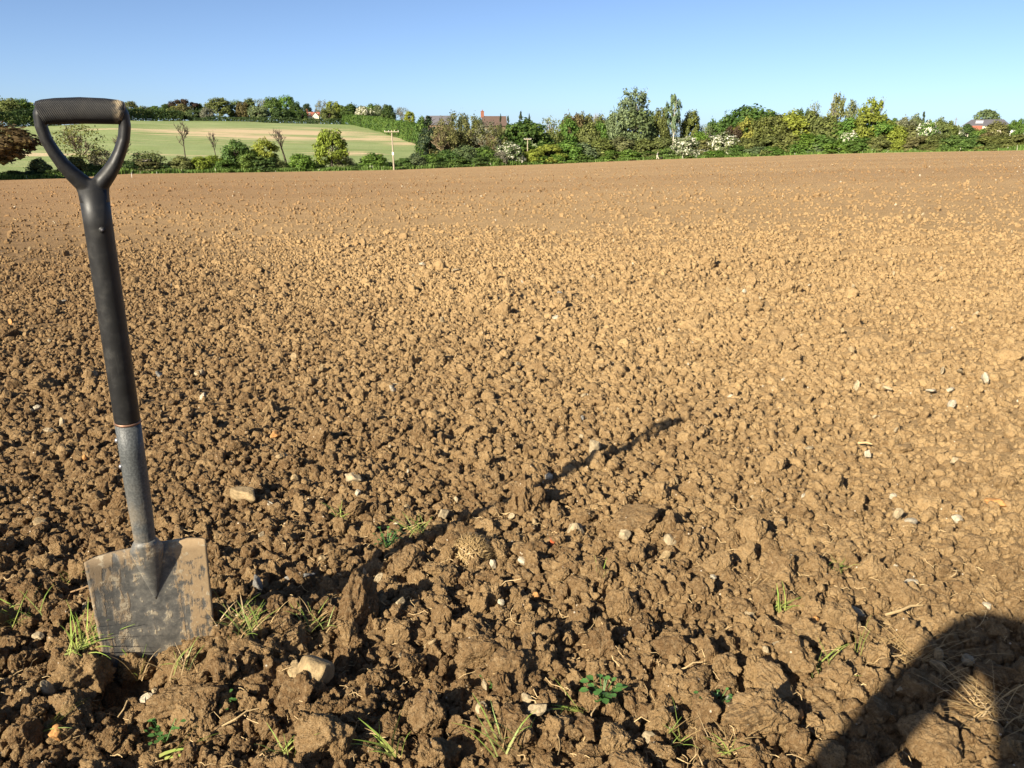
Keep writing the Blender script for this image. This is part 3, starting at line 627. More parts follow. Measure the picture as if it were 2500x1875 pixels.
 ('bush', 1885, 325, 80, 5, 'olive', 'dark', 'bush', 'ho', None), ('bush', 1930, 318, 84, 5, 'olive', 'dark', 'bush', 'ho', None), ('bush', 1975, 322, 84, 5, 'green', 'dark', 'bush', 'hg', None), ('bush', 2020, 320, 84, 5, 'mid', 'dark', 'bush', 'hg', None), ('bush', 1900, 350, 70, 3.5, 'green', 'dark', 'bush', 'hg', None), ('bush', 1950, 346, 70, 3.5, 'green', 'dark', 'bush', 'hg', None), ('bush', 1996, 344, 60, 3.5, 'sage', 'dark', 'bush', 'hg', None), ('bush', 2045, 338, 76, 3.5, 'green', 'dark', 'bush', 'hg', None), ('bush', 2105, 328, 90, 4.5, 'mid', 'dark', 'bush', 'hg', None), ('bush', 2150, 325, 80, 4.5, 'olive', 'dark', 'bush', 'ho', None),
 # lower hedge at the far right
 ('bush', 2195, 300, 60, 6, 'yellow', 'dark', 'bush', None, 'yellow green bush where the tall hedge drops to the low hedge'), ('bush', 2225, 297, 76, 8, 'brown', 'dark', 'bush', None, 'large dull brown bush in front of the small conifer'), ('bush', 2205, 340, 50, 3.5, 'yellow', 'dark', 'bush', None, 'small yellow green bush low at the grass verge'),
 ('hawthorn', 2270, 284, 56, 7, 'mid', 'dark', 'bush', None, 'tall dark hawthorn with scattered white blossom below the conifer'), ('cone', 2257, 267, 22, 50, 'spruce', 'dark', 'tree', None, 'small pointed conifer on the skyline'), ('round', 2300, 288, 44, 20, 'olive', 'dark', 'tree', None, 'olive tree past the blossoming hawthorn'), ('round', 2322, 292, 40, 26, 'olive', 'dark', 'tree', None, 'olive tree near the thin mast'),
 ('round', 2210, 282, 50, 40, 'grey', 'grey', 'tree', None, 'greyish tree behind the large dull brown bush'), ('round', 2240, 279, 36, 44, 'sage', 'dark', 'tree', None, 'round grey green tree beside the small conifer'), ('round', 2186, 285, 40, 44, 'mid', 'dark', 'tree', None, 'small green tree at the foot of the tall hedge end'),
 ('bush', 2250, 325, 80, 4.5, 'brown', 'dark', 'bush', None, 'brown green bush under the blossoming hawthorn'), ('bush', 2295, 322, 76, 5, 'olive', 'dark', 'bush', 'lo', None), ('bush', 2335, 327, 76, 4.5, 'mid', 'dark', 'bush', 'lo', None), ('bush', 2375, 325, 76, 4.5, 'mid', 'dark', 'bush', 'lo', None), ('bush', 2415, 326, 76, 4.5, 'olive', 'dark', 'bush', 'lo', None), ('bush', 2455, 325, 76, 4.5, 'olive', 'dark', 'bush', 'lo', None), ('bush', 2495, 324, 76, 4.5, 'olive', 'dark', 'bush', 'lo', None), ('bush', 2535, 322, 80, 4.5, 'olive', 'dark', 'bush', 'lo', None), ('bush', 2590, 320, 90, 4.5, 'mid', 'dark', 'bush', 'lo', None), ('bush', 2650, 318, 90, 4.5, 'mid', 'dark', 'bush', 'lo', None),
 ('bush', 2275, 345, 60, 3, 'olive', 'dark', 'bush', 'lo', None), ('bush', 2355, 345, 60, 3, 'mid', 'dark', 'bush', 'lo', None), ('bush', 2440, 345, 60, 3, 'olive', 'dark', 'bush', 'lo', None),
 ('hawthorn', 2340, 300, 40, 40, 'sage', 'dark', 'tree', None, 'small white blossoming tree beside the dark round tree'), ('round', 2363, 300, 44, 55, 'dark', 'dark', 'tree', None, 'dark round tree beside the barn wall'), ('round', 2392, 312, 40, 30, 'mid', 'dark', 'tree', None, 'green tree in front of the red roofed shed'),
 ('round', 2432, 296, 62, 60, 'brown', 'bare', 'tree', None, 'brownish round tree in front of the cream barn'), ('round', 2478, 291, 44, 70, 'mid', 'dark', 'tree', None, 'green tree beyond the end of the barn'), ('tall', 2500, 287, 36, 30, 'green', 'dark', 'tree', None, 'bright green tree beside the white caravan'), ('round', 2560, 285, 70, 30, 'mid', 'dark', 'tree', None, 'mid green tree beyond the white caravan'),
 ('bush', 2409, 317, 36, 22, 'rust', 'dark', 'bush', None, 'reddish rounded bush in front of the barn'),
]
GR = {'low': ('low dark bush along the foot of the pasture hedgerow', 'low dark bushes of the pasture hedgerow'),
      'ye': ('yellow green bush next to the thin dead sapling', 'yellow green bushes by the dead sapling'),
      'hm': ('green bush in the hedge below the tan bare trees', 'bushes of the hedge below the copse'),
      'tw': ('tan leafless twiggy tree in the copse past the telegraph pole', 'bare trees of the copse'),
      'tt': ('tan twiggy undergrowth below the bare trees of the copse', 'undergrowth of the copse'),
      'sp': ('small dark conifer tip showing over the large dome tree', 'conifer tips behind the dome tree'),
      'hy': ('yellow green hedge bush beside the short crossbar pole', 'yellow green bushes by the crossbar pole'),
      'hg': ('leafy green bush in the long hedge along the far field edge', 'green bushes of the far hedge'),
      'ho': ('olive green bush in the long hedge along the far field edge', 'olive bushes of the far hedge'),
      'ot': ('olive green tree in the tall overgrown hedge', 'olive trees of the overgrown hedge'),
      'lo': ('bush of the low hedge in front of the barn', 'bushes of the low hedge by the barn')}
for (kind, px, top, w, off, colr, bk, cat, gk, lab) in row:
    grp = None
    if gk: lab, grp = GR[gk]
    if grp and gk in ('hg', 'ho'): pass
    plant(kind, px, top, w, E4(px, off), colr, lab, cat, grp, bk, name={'tree': None, 'bush': None}[cat] or {'hawthorn': 'hawthorn_bush', 'cone': 'conifer_tree', 'snag': 'dead_tree', 'bare': 'bare_tree'}.get(kind, cat))
plant('layer', 2411, 264, 62, 430, 'sage', 'spreading layered cedar tree standing behind the barn roof', 'tree', None, 'dark', name='cedar_tree')

# --- grass verge along the field edge: blades nobody could count
rng = np.random.default_rng(77)
n = 44000; th_ = rng.uniform(-.66, .68, n); rr_ = De(th_)+.1+rng.gamma(1.6, 1.0, n)
x, y = rr_*np.sin(th_), rr_*np.cos(th_)
hgt = rng.uniform(.25, .85, n)*(1+.5*vnoise(x*.3, y*.3, s=2)); a_ = rng.uniform(0, 6.28, n); z = terrain_z(th_, rr_)+.02
dx, dy = np.cos(a_)*.16, np.sin(a_)*.16; lx, ly = rng.normal(size=n)*.15, rng.normal(size=n)*.15
V = np.stack([np.stack([x-dx, y-dy, z], 1), np.stack([x+dx, y+dy, z], 1), np.stack([x+lx, y+ly, z+hgt], 1)], 1).reshape(-1, 3)
vo = obj('grass_verge', mesh_np('grass_verge', V, np.arange(3*n).reshape(n, 3), M_LEAF, False, {'tone': ('FACE', rng.uniform(.7, 1.35, n)), 'flower': ('FACE', (rng.random(n) < .01).astype(float))}), kind='stuff')
vo['label'] = 'rough green grass verge between the tilled soil and the hedge'; vo['category'] = 'grass'; vo.color = (.125, .205, .042, 1)

# ================================================================== BUILDINGS, POLES
M_CREAM = simple('cream_render', (.62, .54, .42), .85, 0, .08, 3)
M_TIMBER = simple('weathered_timber', (.16, .11, .07), .8, 0, .2, 8)
M_REDROOF = simple('red_tiles', (.27, .095, .06), .8, 0, .18, 4, .3)
M_BROWNROOF = simple('brown_tiles', (.105, .07, .055), .8, 0, .15, 4, .3)
M_SLATE = simple('slate', (.105, .10, .11), .7, 0, .12, 3, .2)
M_BRICK = simple('brick', (.24, .095, .06), .85, 0, .2, 8)
M_GLASS = simple('window_glass', (.03, .035, .04), .1, 0, .1, 2)
M_WHITE = simple('white_paint', (.78, .76, .70), .5, 0, .05, 5)
M_PALEWOOD = simple('pale_pole_wood', (.33, .28, .20), .8, 0, .14, 6)
M_PALEROOF = simple('rooflight', (.42, .42, .43), .4, 0, .06, 4)
def house(name, label, px, yridge, D, L, W, rise, yaw, wall, roof, chimney=None, gable=False, windows=(), hip=0., light=False):
    R_ = at(px, yridge, D); zg = float(Hxy(R_[0], R_[1]))-.4; ze = R_[2]-rise-zg
    t = thing(name, label, 'house' if 'house' in name or 'cottage' in name else 'barn', (R_[0], R_[1], zg)); t.rotation_euler = (0, 0, yaw)
    m = MB(); m.box((0, 0, ze/2), (L, W, ze))
    if not hip: m.add([(-L/2, -W/2, ze), (-L/2, W/2, ze), (-L/2, 0, ze+rise*.96), (L/2, -W/2, ze), (L/2, W/2, ze), (L/2, 0, ze+rise*.96)], [(0, 1, 2), (3, 5, 4), (0, 2, 5, 3), (1, 4, 5, 2)])
    w = m.build('wall', wall, t)
    m = MB(); o = .35; th = .14; hx = L/2+o; rx = hx-hip
    for s in (-1, 1):
        a = [(-hx, s*(W/2+o), ze-.1), (hx, s*(W/2+o), ze-.1), (rx, s*.0, ze+rise), (-rx, s*.0, ze+rise)]
        m.add(a+[(p[0], p[1], p[2]+th) for p in a], [(0, 1, 2, 3), (4, 7, 6, 5), (0, 4, 5, 1), (1, 5, 6, 2), (3, 2, 6, 7), (0, 3, 7, 4)])
        if hip:
            b = [(s*hx, -(W/2+o), ze-.1), (s*hx, W/2+o, ze-.1), (s*rx, 0, ze+rise)]
            m.add(b+[(p[0]+s*.02, p[1], p[2]+th) for p in b], [(0, 1, 2), (3, 5, 4), (0, 3, 4, 1), (1, 4, 5, 2), (2, 5, 3, 0)])
    rf = m.build('roof', roof, t)
    if light:
        m = MB(); sl_ = math.atan2(rise, W/2); c = Vector((-L*.16, -W*.25, ze+rise*.52+th+.08))
        m.box((0, 0, 0), (L*.17, W*.26, .06), Matrix.Translation(c) @ Matrix.Rotation(sl_, 4, 'X')); m.build('rooflight', M_PALEROOF, rf)
    if chimney is not None:
        m = MB(); m.box((chimney, 0, ze+rise+.5), (.9, .7, 1.8)); m.box((chimney, 0, ze+rise+1.45), (1.05, .85, .14)); m.tube([(chimney, 0, ze+rise+1.5), (chimney, 0, ze+rise+1.9)], [.16, .13], 8); m.build('chimney', M_BRICK, rf)
    if gable:
        m = MB(); g = 1.9; gx = L*.22; zb = ze-1.0
        m.add([(gx-g, -W/2-.6, zb-1.6), (gx+g, -W/2-.6, zb-1.6), (gx+g, -W/2-.6, zb+.5), (gx, -W/2-.6, zb+2.6), (gx-g, -W/2-.6, zb+.5), (gx-g, 0, zb-1.6), (gx+g, 0, zb-1.6), (gx+g, 0, zb+.5), (gx, 0, zb+2.6), (gx-g, 0, zb+.5)],
              [(0, 1, 2, 3, 4), (0, 4, 9, 5), (1, 6, 7, 2), (5, 9, 8, 7, 6)]); m.build('gable', wall, t)
        m = MB()
        for s in (-1, 1):
            a = [(gx, -W/2-.95, zb+2.75), (gx+s*(g+.35), -W/2-.95, zb+.35), (gx+s*(g+.35), .2, zb+.35), (gx, .2, zb+2.75)]
            m.add(a+[(p[0], p[1], p[2]+.12) for p in a], [(0, 1, 2, 3), (4, 7, 6, 5), (0, 4, 5, 1), (1, 5, 6, 2), (2, 6, 7, 3)])
        m.build('gable_roof', roof, t)
    for (wx, wz) in windows:
        m = MB(); m.box((wx, -W/2-.03, wz), (1.1, .10, 1.2)); f = m.build('window', M_WHITE, t)
        for k in (-.27, .27):
            m = MB(); m.box((wx+k, -W/2-.09, wz), (.46, .03, 1.02)); m.build('pane', M_GLASS, f)
    return t
house('cottage', 'cream cottage with red roof and gable among the hilltop trees', 764, 274, 494, 6.5, 6, 1.8, .12, M_CREAM, M_REDROOF, -3.2, True, ((-3.6, 5.4), (-1.6, 5.4), (2.3, 5.0)))
house('house', 'brown roofed house with brick chimney behind the copse', 1206, 284.5, 262, 6.5, 6, 2.6, .1, M_TIMBER, M_BROWNROOF, -3.4, False, ((-3, 6.0), (1, 6.0)))
house('barn', 'low building with grey slate roof behind the bare trees', 1072, 283.5, 285, 8, 6, 2.6, -.15, M_TIMBER, M_SLATE)
house('barn', 'cream barn with dark slate roof and a pale rooflight under the cedar', 2411, 292.5, 392, 15.5, 10, 2.2, -.55, M_CREAM, M_SLATE, None, False, (), 2.6, True)
house('barn', 'small shed with red tiled roof in front of the cream barn', 2380, 308, 330, 3.8, 3.6, 1.7, -.5, M_CREAM, M_REDROOF)
# caravan
P = at(2485, 317.5, 262); zg = float(Hxy(P[0], P[1]))
t = thing('caravan', 'white caravan parked behind the low hedge', 'caravan', (P[0], P[1], zg)); t.rotation_euler = (0, 0, -.5); hh = P[2]-zg
m = MB(); prof = [(-1.6, .5), (-1.9, hh*.55), (-1.5, hh), (1.5, hh), (1.85, hh*.5), (1.6, .5)]
m.add([(a, -.95, b) for a, b in prof]+[(a, .95, b) for a, b in prof], [tuple(range(6)), tuple(range(11, 5, -1))]+[(k, 6+k, 6+(k+1) % 6, (k+1) % 6) for k in range(6)]); m.build('body', M_WHITE, t)
for wx in (-.8, .6):
    m = MB(); m.box((wx, -.97, hh*.68), (.8, .04, .5)); m.build('window', M_GLASS, t)
for s in (-1, 1):
    m = MB(); m.tube([(0, s*.78, .3), (0, s*.96, .3)], [.3, .3], 14); m.build('wheel', M_SLATE, t)
# poles
def pole(label, px, ybase, ytop, D, arm_px, r, plate=None, lean=0.):
    B = at(px, ybase, D); zb = min(B[2], float(Hxy(B[0], B[1]))-.02); T_ = at(px+lean, ytop, D)
    t = thing('telegraph_pole', label, 'pole', (B[0], B[1], zb)); up = Vector(T_-np.array([B[0], B[1], zb]))
    m = MB(); m.tube([(0, 0, -.3), up*.5, up], [r*1.25, r*1.05, r*.85], 10); m.build('post', M_PALEWOOD, t)
    w = arm_px*D/FPX; c = up-Vector((0, 0, .28))
    m = MB(); m.box((c.x, c.y-r-.06, c.z), (w, .12, .14)); a = m.build('crossarm', M_PALEWOOD, t)
    for k in (-.46, -.2, .2, .46):
        m = MB(); q = Vector((c.x+k*w, c.y-r-.06, c.z+.07)); m.tube([q, q+Vector((0, 0, .08)), q+Vector((0, 0, .20))], [.03, .06, .035], 8); m.build('insulator', M_WHITE, a)
    if plate:
        p = up*plate; m = MB(); m.box((p.x, p.y-r-.05, p.z), (.34, .05, .55)); m.build('notice_plate', M_WHITE, t)
    return t
pole('tall pale telegraph pole with crossarm and white plate at the field edge', 962, 416, 318, 171.5, 34, .13, .42, -6)
pole('short looking pole with crossarm in front of the large dome tree', 1288, 405, 337, 194.5, 17, .11)
P = at(2335, 287, 300); zg = float(Hxy(P[0], P[1])); t = thing('mast', 'thin dark mast rising above the hedge near the barn', 'mast', (P[0], P[1], zg))
m = MB(); m.tube([(0, 0, -.2), (0, 0, P[2]-zg)], [.12, .07], 8); m.build('post', M_TIMBER, t); m = MB(); m.box((0, 0, P[2]-zg-.5), (.9, .08, .08)); m.build('crossarm', M_TIMBER, t)
for (px, yb, yt) in ((322, 433.5, 421), (383, 424.3, 418.5)):
    d = ray(px, yb); hl = math.hypot(d[0], d[1]); th0 = math.atan2(d[0], d[1]); sl0 = float(np.interp(th0, E_TH, (E_Z-Z0)/E_D))
    D = .85/(-d[2]/hl+sl0); D = min(D, float(De(th0))-.5); P = at(px, yb, D); T_ = at(px, yt, D)
    zb = float(ground(P[0], P[1])); h = T_[2]-P[2]
    t = thing('marker_stake', 'thin white marker stake standing in the field near its edge', 'stake', (P[0], P[1], zb), 'marker stakes')
    m = MB(); m.tube([(0, 0, -.15), (0, 0, h)], [.022, .018], 6); m.build('stake', M_WHITE, t)

# ================================================================== PEOPLE
def skin(name, V, E, R_, mat, parent, sub=2, root=0):
    me = bpy.data.meshes.new(name); me.from_pydata([tuple(v) for v in V], E, []); me.update(); me.materials.append(mat)
    o = obj(name, me, parent); sk = o.modifiers.new('skin', 'SKIN'); sk.use_smooth_shade = True; sk.branch_smoothing = .6
    lay = me.skin_vertices[0] if len(me.skin_vertices) else None
    if lay is None:
        bm = bmesh.new(); bm.from_mesh(me); bm.verts.layers.skin.verify(); bm.to_mesh(me); bm.free(); lay = me.skin_vertices[0]
    for i, d in enumerate(lay.data):
        r = R_[i]; d.radius = r if isinstance(r, tuple) else (r, r); d.use_root = (i == root)
    ss = o.modifiers.new('subd', 'SUBSURF'); ss.levels = sub; ss.render_levels = sub
    return o
def chain(V, E, R_, start, pts):
    prev = start
    for (p, r) in pts: V.append(p); R_.append(r); E.append((prev, len(V)-1)); prev = len(V)-1
    return prev
M_SKIN = simple('skin', (.45, .27, .19), .55, 0, .08, 30)
M_HAIR = simple('hair', (.10, .07, .045), .7, 0, .25, 60)
M_FAIRHAIR = simple('fair_hair', (.45, .40, .32), .7, 0, .15, 60)
M_JACKET = simple('navy_jacket', (.05, .06, .08), .85, 0, .15, 40)
M_TROUSER = simple('dark_trousers', (.06, .06, .055), .85, 0, .15, 40)
M_BOOT = simple('boot', (.03, .028, .025), .6, 0, .15, 40)
M_GREYTOP = simple('grey_blue_top', (.22, .25, .30), .85, 0, .1, 20)
M_CREAMTR = simple('cream_trousers', (.66, .60, .48), .85, 0, .06, 20)
M_FUR = simple('dark_fur', (.03, .022, .016), .8, 0, .3, 30)
def person(label, loc, J, mats, rz=0., hands=True, arm=1.0):
    """J: joints in metres. One continuous body; jacket, trousers, boots and hair are its clothing children."""
    t = thing('person', label, 'person', loc); t.rotation_euler = (0, 0, rz)
    j = {k: Vector(v) for k, v in J.items()}; V, E, R_ = [], [], []
    V.append(j['pelvis']); R_.append((.13, .105))
    a = chain(V, E, R_, 0, [(j['waist'], (.125, .095)), (j['chest'], (.15, .11)), (j['neck'], (.058, .058))])
    hd = (j['head']-j['neck']).normalized(); fwd = j['face'].normalized()
    b = chain(V, E, R_, a, [(j['neck'].lerp(j['head'], .45), (.055, .055)), (j['head']-hd*.06, (.072, .082)), (j['head']+hd*.03, (.08, .098)), (j['head']+hd*.095, (.06, .075))])
    ch = V.index(j['chest'])
    tips = {}
    for s in 'LR':
        e = chain(V, E, R_, ch, [(j['sh'+s], .062*arm), (j['sh'+s].lerp(j['el'+s], .5), .052*arm), (j['el'+s], .043*arm), (j['el'+s].lerp(j['wr'+s], .4), .042*arm), (j['wr'+s], .028)])
        d = (j['wr'+s]-j['el'+s]).normalized(); side = d.cross(Vector((0, 0, 1))).normalized(); side = side if side.length > .1 else Vector((1, 0, 0))
        pm = chain(V, E, R_, e, [(j['wr'+s]+d*.05, (.036, .018))]); tips[s] = (pm, d, side)
        if hands:
            up = side.cross(d)
            for k, (off, ln) in enumerate(((-.027, .075), (-.009, .085), (.009, .08), (.027, .062))):
                base = j['wr'+s]+d*.085+side*off; chain(V, E, R_, pm, [(base, .010), (base+d*ln*.45-up*.012, .009), (base+d*ln*.85-up*.04, .0075)])
            th = j['wr'+s]+d*.035+side*.036; chain(V, E, R_, pm, [(th, .011), (th+d*.035+side*.014-up*.012, .009)])
        chain(V, E, R_, 0, [(j['hip'+s], .095), (j['hip'+s].lerp(j['kn'+s], .45), .082), (j['kn'+s], .058), (j['kn'+s].lerp(j['an'+s], .35), .056), (j['an'+s], .036), (j['to'+s], .034)])
    bo = skin('body', V, E, R_, mats['skin'], t)
    # face: nose, ears, eyes, mouth
    f = j['head']+fwd*.098; sd_ = fwd.cross(hd).normalized()
    m = MB(); m.tube([f+hd*.02-fwd*.012, f-hd*.018+fwd*.016, f-hd*.03-fwd*.01], [.006, .013, .008], 8); m.build('nose', mats['skin'], bo, True)
    for s in (-1, 1):
        m = MB(); q = j['head']+sd_*s*.083; m.tube([q-hd*.03, q+sd_*s*.012, q+hd*.028], [(.008, .012), (.009, .02), (.008, .012)], 8); m.build('ear', mats['skin'], bo, True)
        m = MB(); q = f+hd*.022+sd_*s*.032-fwd*.014; m.tube([q-sd_*.012, q, q+sd_*.012], [.003, .008, .003], 8); m.build('eye', M_GLASS, bo, True)
    m = MB(); q = f-hd*.055-fwd*.012; m.tube([q-sd_*.024, q+fwd*.004, q+sd_*.024], [.002, .006, .002], 8); m.build('mouth', M_BRICK, bo, True)
    Vh = [j['head']+hd*.02-fwd*.03, j['head']+hd*.09-fwd*.01, j['head']-hd*.04-fwd*.05]; skin('hair', Vh, [(0, 1), (0, 2)], [(.090, .085), (.072, .074), (.066, .055)], mats['hair'], bo)
    V, E, R_ = [j['pelvis'].lerp(j['waist'], .3)], [], [(.15, .12)]
    c = chain(V, E, R_, 0, [(j['waist'], (.145, .115)), (j['chest'], (.172, .13)), (j['neck'].lerp(j['chest'], .25), (.07, .07))]); ci = 2
    for s in 'LR': chain(V, E, R_, ci, [(j['sh'+s], .080*arm), (j['sh'+s].lerp(j['el'+s], .5), .067*arm), (j['el'+s], .058*arm), (j['el'+s].lerp(j['wr'+s], .45), .054*arm), (j['wr'+s].lerp(j['el'+s], .08), .044*arm)])
    skin('jacket', V, E, R_, mats['top'], bo)
    V, E, R_ = [j['pelvis']], [], [(.145, .118)]
    for s in 'LR': chain(V, E, R_, 0, [(j['hip'+s], .108), (j['hip'+s].lerp(j['kn'+s], .45), .094), (j['kn'+s], .072), (j['kn'+s].lerp(j['an'+s], .4), .066), (j['an'+s].lerp(j['kn'+s], .06), .054)])
    skin('trousers', V, E, R_, mats['legs'], bo)
    for s in 'LR':
        d = (j['to'+s]-j['an'+s]); d.z = 0; d.normalize(); a0 = j['an'+s]
        m = MB(); z = min(a0.z-.065, j['to'+s].z-.02); g = lambda f_, h: Vector((a0.x+d.x*f_, a0.y+d.y*f_, z+h))
        m.tube([g(-.075, .045), g(-.03, .055), g(.06, .05), g(.14, .038), g(.19, .03)], [(.038, .036), (.052, .042), (.048, .046), (.036, .048), (.022, .03)], 12, ref=(0, 0, 1)); m.build('boot', mats['boot'], bo, True)
    return t
# the walker at the far hedge
P = at(1604, 389.6, 203.5); zb = float(Hxy(P[0], P[1]))
W = dict(pelvis=(0, 0, .90), waist=(.02, 0, 1.05), chest=(.07, 0, 1.28), neck=(.12, 0, 1.45), head=(.17, 0, 1.58), face=(1, 0, -.2),
         shL=(.07, .18, 1.38), elL=(-.06, .22, 1.12), wrL=(.08, .2, .92), shR=(.07, -.18, 1.38), elR=(.0, -.23, 1.1), wrR=(.2, -.2, .98),
         hipL=(0, .09, .86), knL=(.22, .09, .48), anL=(.42, .09, .10), toL=(.56, .09, .07), hipR=(0, -.09, .86), knR=(.0, -.09, .46), anR=(-.10, -.09, .09), toR=(.04, -.09, .05))
person('person in grey blue top and cream trousers walking along the far hedge', (P[0], P[1], zb+.0), W, dict(skin=M_SKIN, hair=M_FAIRHAIR, top=M_GREYTOP, legs=M_CREAMTR, boot=M_BOOT), -.25, False)
P = at(1613, 388.8, 203.0); zb = float(Hxy(P[0], P[1]))
t = thing('dog', 'small dark dog walking just ahead of the person', 'dog', (P[0], P[1], zb))
V = [(0, 0, .42)]; E_ = []; R_ = [.10]
c = chain(V, E_, R_, 0, [((.18, 0, .43), .115), ((.27, 0, .52), .075), ((.34, 0, .60), .075), ((.42, 0, .58), .045), ((.47, 0, .565), .03)])
b = chain(V, E_, R_, 0, [((-.16, 0, .43), .095)]); chain(V, E_, R_, b, [((-.25, 0, .50), .03), ((-.33, 0, .60), .018)])
for s in (-1, 1):
    chain(V, E_, R_, 1, [((.18, s*.08, .33), .05), ((.17, s*.08, .18), .03), ((.19, s*.08, .05), .024), ((.23, s*.08, .02), .022)])
    chain(V, E_, R_, b, [((-.13, s*.08, .33), .06), ((-.08, s*.08, .24), .04), ((-.19, s*.08, .14), .026), ((-.17, s*.08, .04), .022), ((-.13, s*.08, .02), .022)])
    chain(V, E_, R_, 3, [((.32, s*.06, .66), .028), ((.33, s*.08, .60), .02)])
skin('body', V, E_, R_, M_FUR, t)
# the photographer, bent forward behind the camera with the left hand on the knee: only the shadow falls into view
def pb(p, b, z): return (.783*p+.622*b, -.622*p+.783*b, z)      # across / along the sun's direction
PH = dict(pelvis=pb(.05, -.80, .76), waist=pb(.05, -.68, .88), chest=pb(.045, -.55, 1.02), neck=pb(.06, -.42, 1.2), head=pb(.08, -.36, 1.33), face=(.5, 1, -.45),
          shL=pb(-.185, -.53, 1.10), elL=pb(-.25, -.509, .85), wrL=pb(-.31, -.407, .62), shR=pb(.22, -.53, 1.10), elR=(.02, -.40, .90), wrR=(.04, -.20, .80),
          hipL=pb(-.04, -.80, .74), knL=pb(-.26, -.42, .48), anL=pb(-.2, -.75, .09), toL=pb(-.24, -.58, .05), hipR=pb(.14, -.82, .74), knR=pb(.2, -.5, .42), anR=pb(.2, -.95, .10), toR=pb(.2, -.78, .05))
gz = float(ground(-.3, -.6))
person('person bending behind the camera, hand on knee, casting the shadow at the corner', (0, 0, gz), {k: ((v[0], v[1], v[2]-gz*0) if k != 'face' else v) for k, v in PH.items()}, dict(skin=M_SKIN, hair=M_HAIR, top=M_JACKET, legs=M_TROUSER, boot=M_BOOT), 0, True, .74)
M_PHONE = simple('phone_case', (.02, .02, .022), .35, 0, .1, 20)
t = thing('phone', 'dark phone held out in the right hand of the person bending', 'phone', (.03, -.075, .80)); t.rotation_euler = (-PITCH, 0, 0)
m = MB(); m.box((-.03, 0, 0), (.138, .008, .067)); m.build('case', M_PHONE, t); m = MB(); m.box((-.03, -.0048, 0), (.126, .0015, .060)); m.build('screen', M_GLASS, t)

# ================================================================== SOIL CLODS
def clod_mesh(name, seed, sub, planes=9, lump=.16, crumb=.055, mat=None, fine=.03, flat=(.72, 1.0)):
    bm = bmesh.new(); bmesh.ops.create_icosphere(bm, subdivisions=sub, radius=1.0)
    me = bpy.data.meshes.new(name); bm.to_mesh(me); bm.free()
    n = len(me.vertices); v = np.empty(n*3); me.vertices.foreach_get('co', v); v = v.reshape(-1, 3)
    rng = np.random.default_rng(seed); d = v/np.linalg.norm(v, axis=1, keepdims=True)
    r = np.full(n, 1.25)
    for k in range(planes):                       # broken faces
        nn = rng.normal(size=3); nn /= np.linalg.norm(nn); c = d@nn
        q = np.where(c > .05, rng.uniform(*flat)/np.maximum(c, .05), 9)
        h = np.clip(.5+.5*(q-r)/.10, 0, 1); r = q*(1-h)+r*h-.10*h*(1-h)*.5
    p = d*r[:, None]
    r = r*(1+lump*fbm(p[:, 0]*1.6+seed, p[:, 1]*1.6, p[:, 2]*1.6, s=seed, o=2)*1.6)
    f = vnoise(p[:, 0]*4.2, p[:, 1]*4.2+seed, p[:, 2]*4.2, s=seed+1)
    r = r+crumb*(1-np.abs(f)*2)*.8
    if sub >= 4:
        r = r+crumb*.9*(np.abs(vnoise(p[:, 0]*9, p[:, 1]*9, p[:, 2]*9+seed, s=seed+2))-.35)
    if sub >= 5:
        r = r+fine*(np.abs(vnoise(p[:, 0]*19, p[:, 1]*19, p[:, 2]*19+seed, s=seed+3))-.35)
        r = r+fine*.55*(np.abs(vnoise(p[:, 0]*41, p[:, 1]*41, p[:, 2]*41+seed, s=seed+4))-.35)
    p = d*r[:, None]*np.array([1, rng.uniform(.78, 1.0), rng.uniform(.62, .85)])
    me.vertices.foreach_set('co', p.astype(np.float32).ravel()); me.polygons.foreach_set('use_smooth', np.ones(len(me.polygons), bool)); me.update()
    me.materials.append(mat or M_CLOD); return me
BIG = [clod_mesh('clod_big', 300+i, 6, 8+i % 4, .17+.05*(i % 3), .085, fine=.06) for i in range(10)]
MED = [clod_mesh('clod_medium', 320+i, 4, 8, .20, .07) for i in range(8)]
SMA = [clod_mesh('clod_small', 340+i, 3, 7, .22, .07) for i in range(6)]
src = bpy.data.collections.new('clod_sources')
for i, m_ in enumerate(BIG+MED+SMA):
    o = bpy.data.objects.new(f'clod_source_{i:02d}', m_); src.objects.link(o)
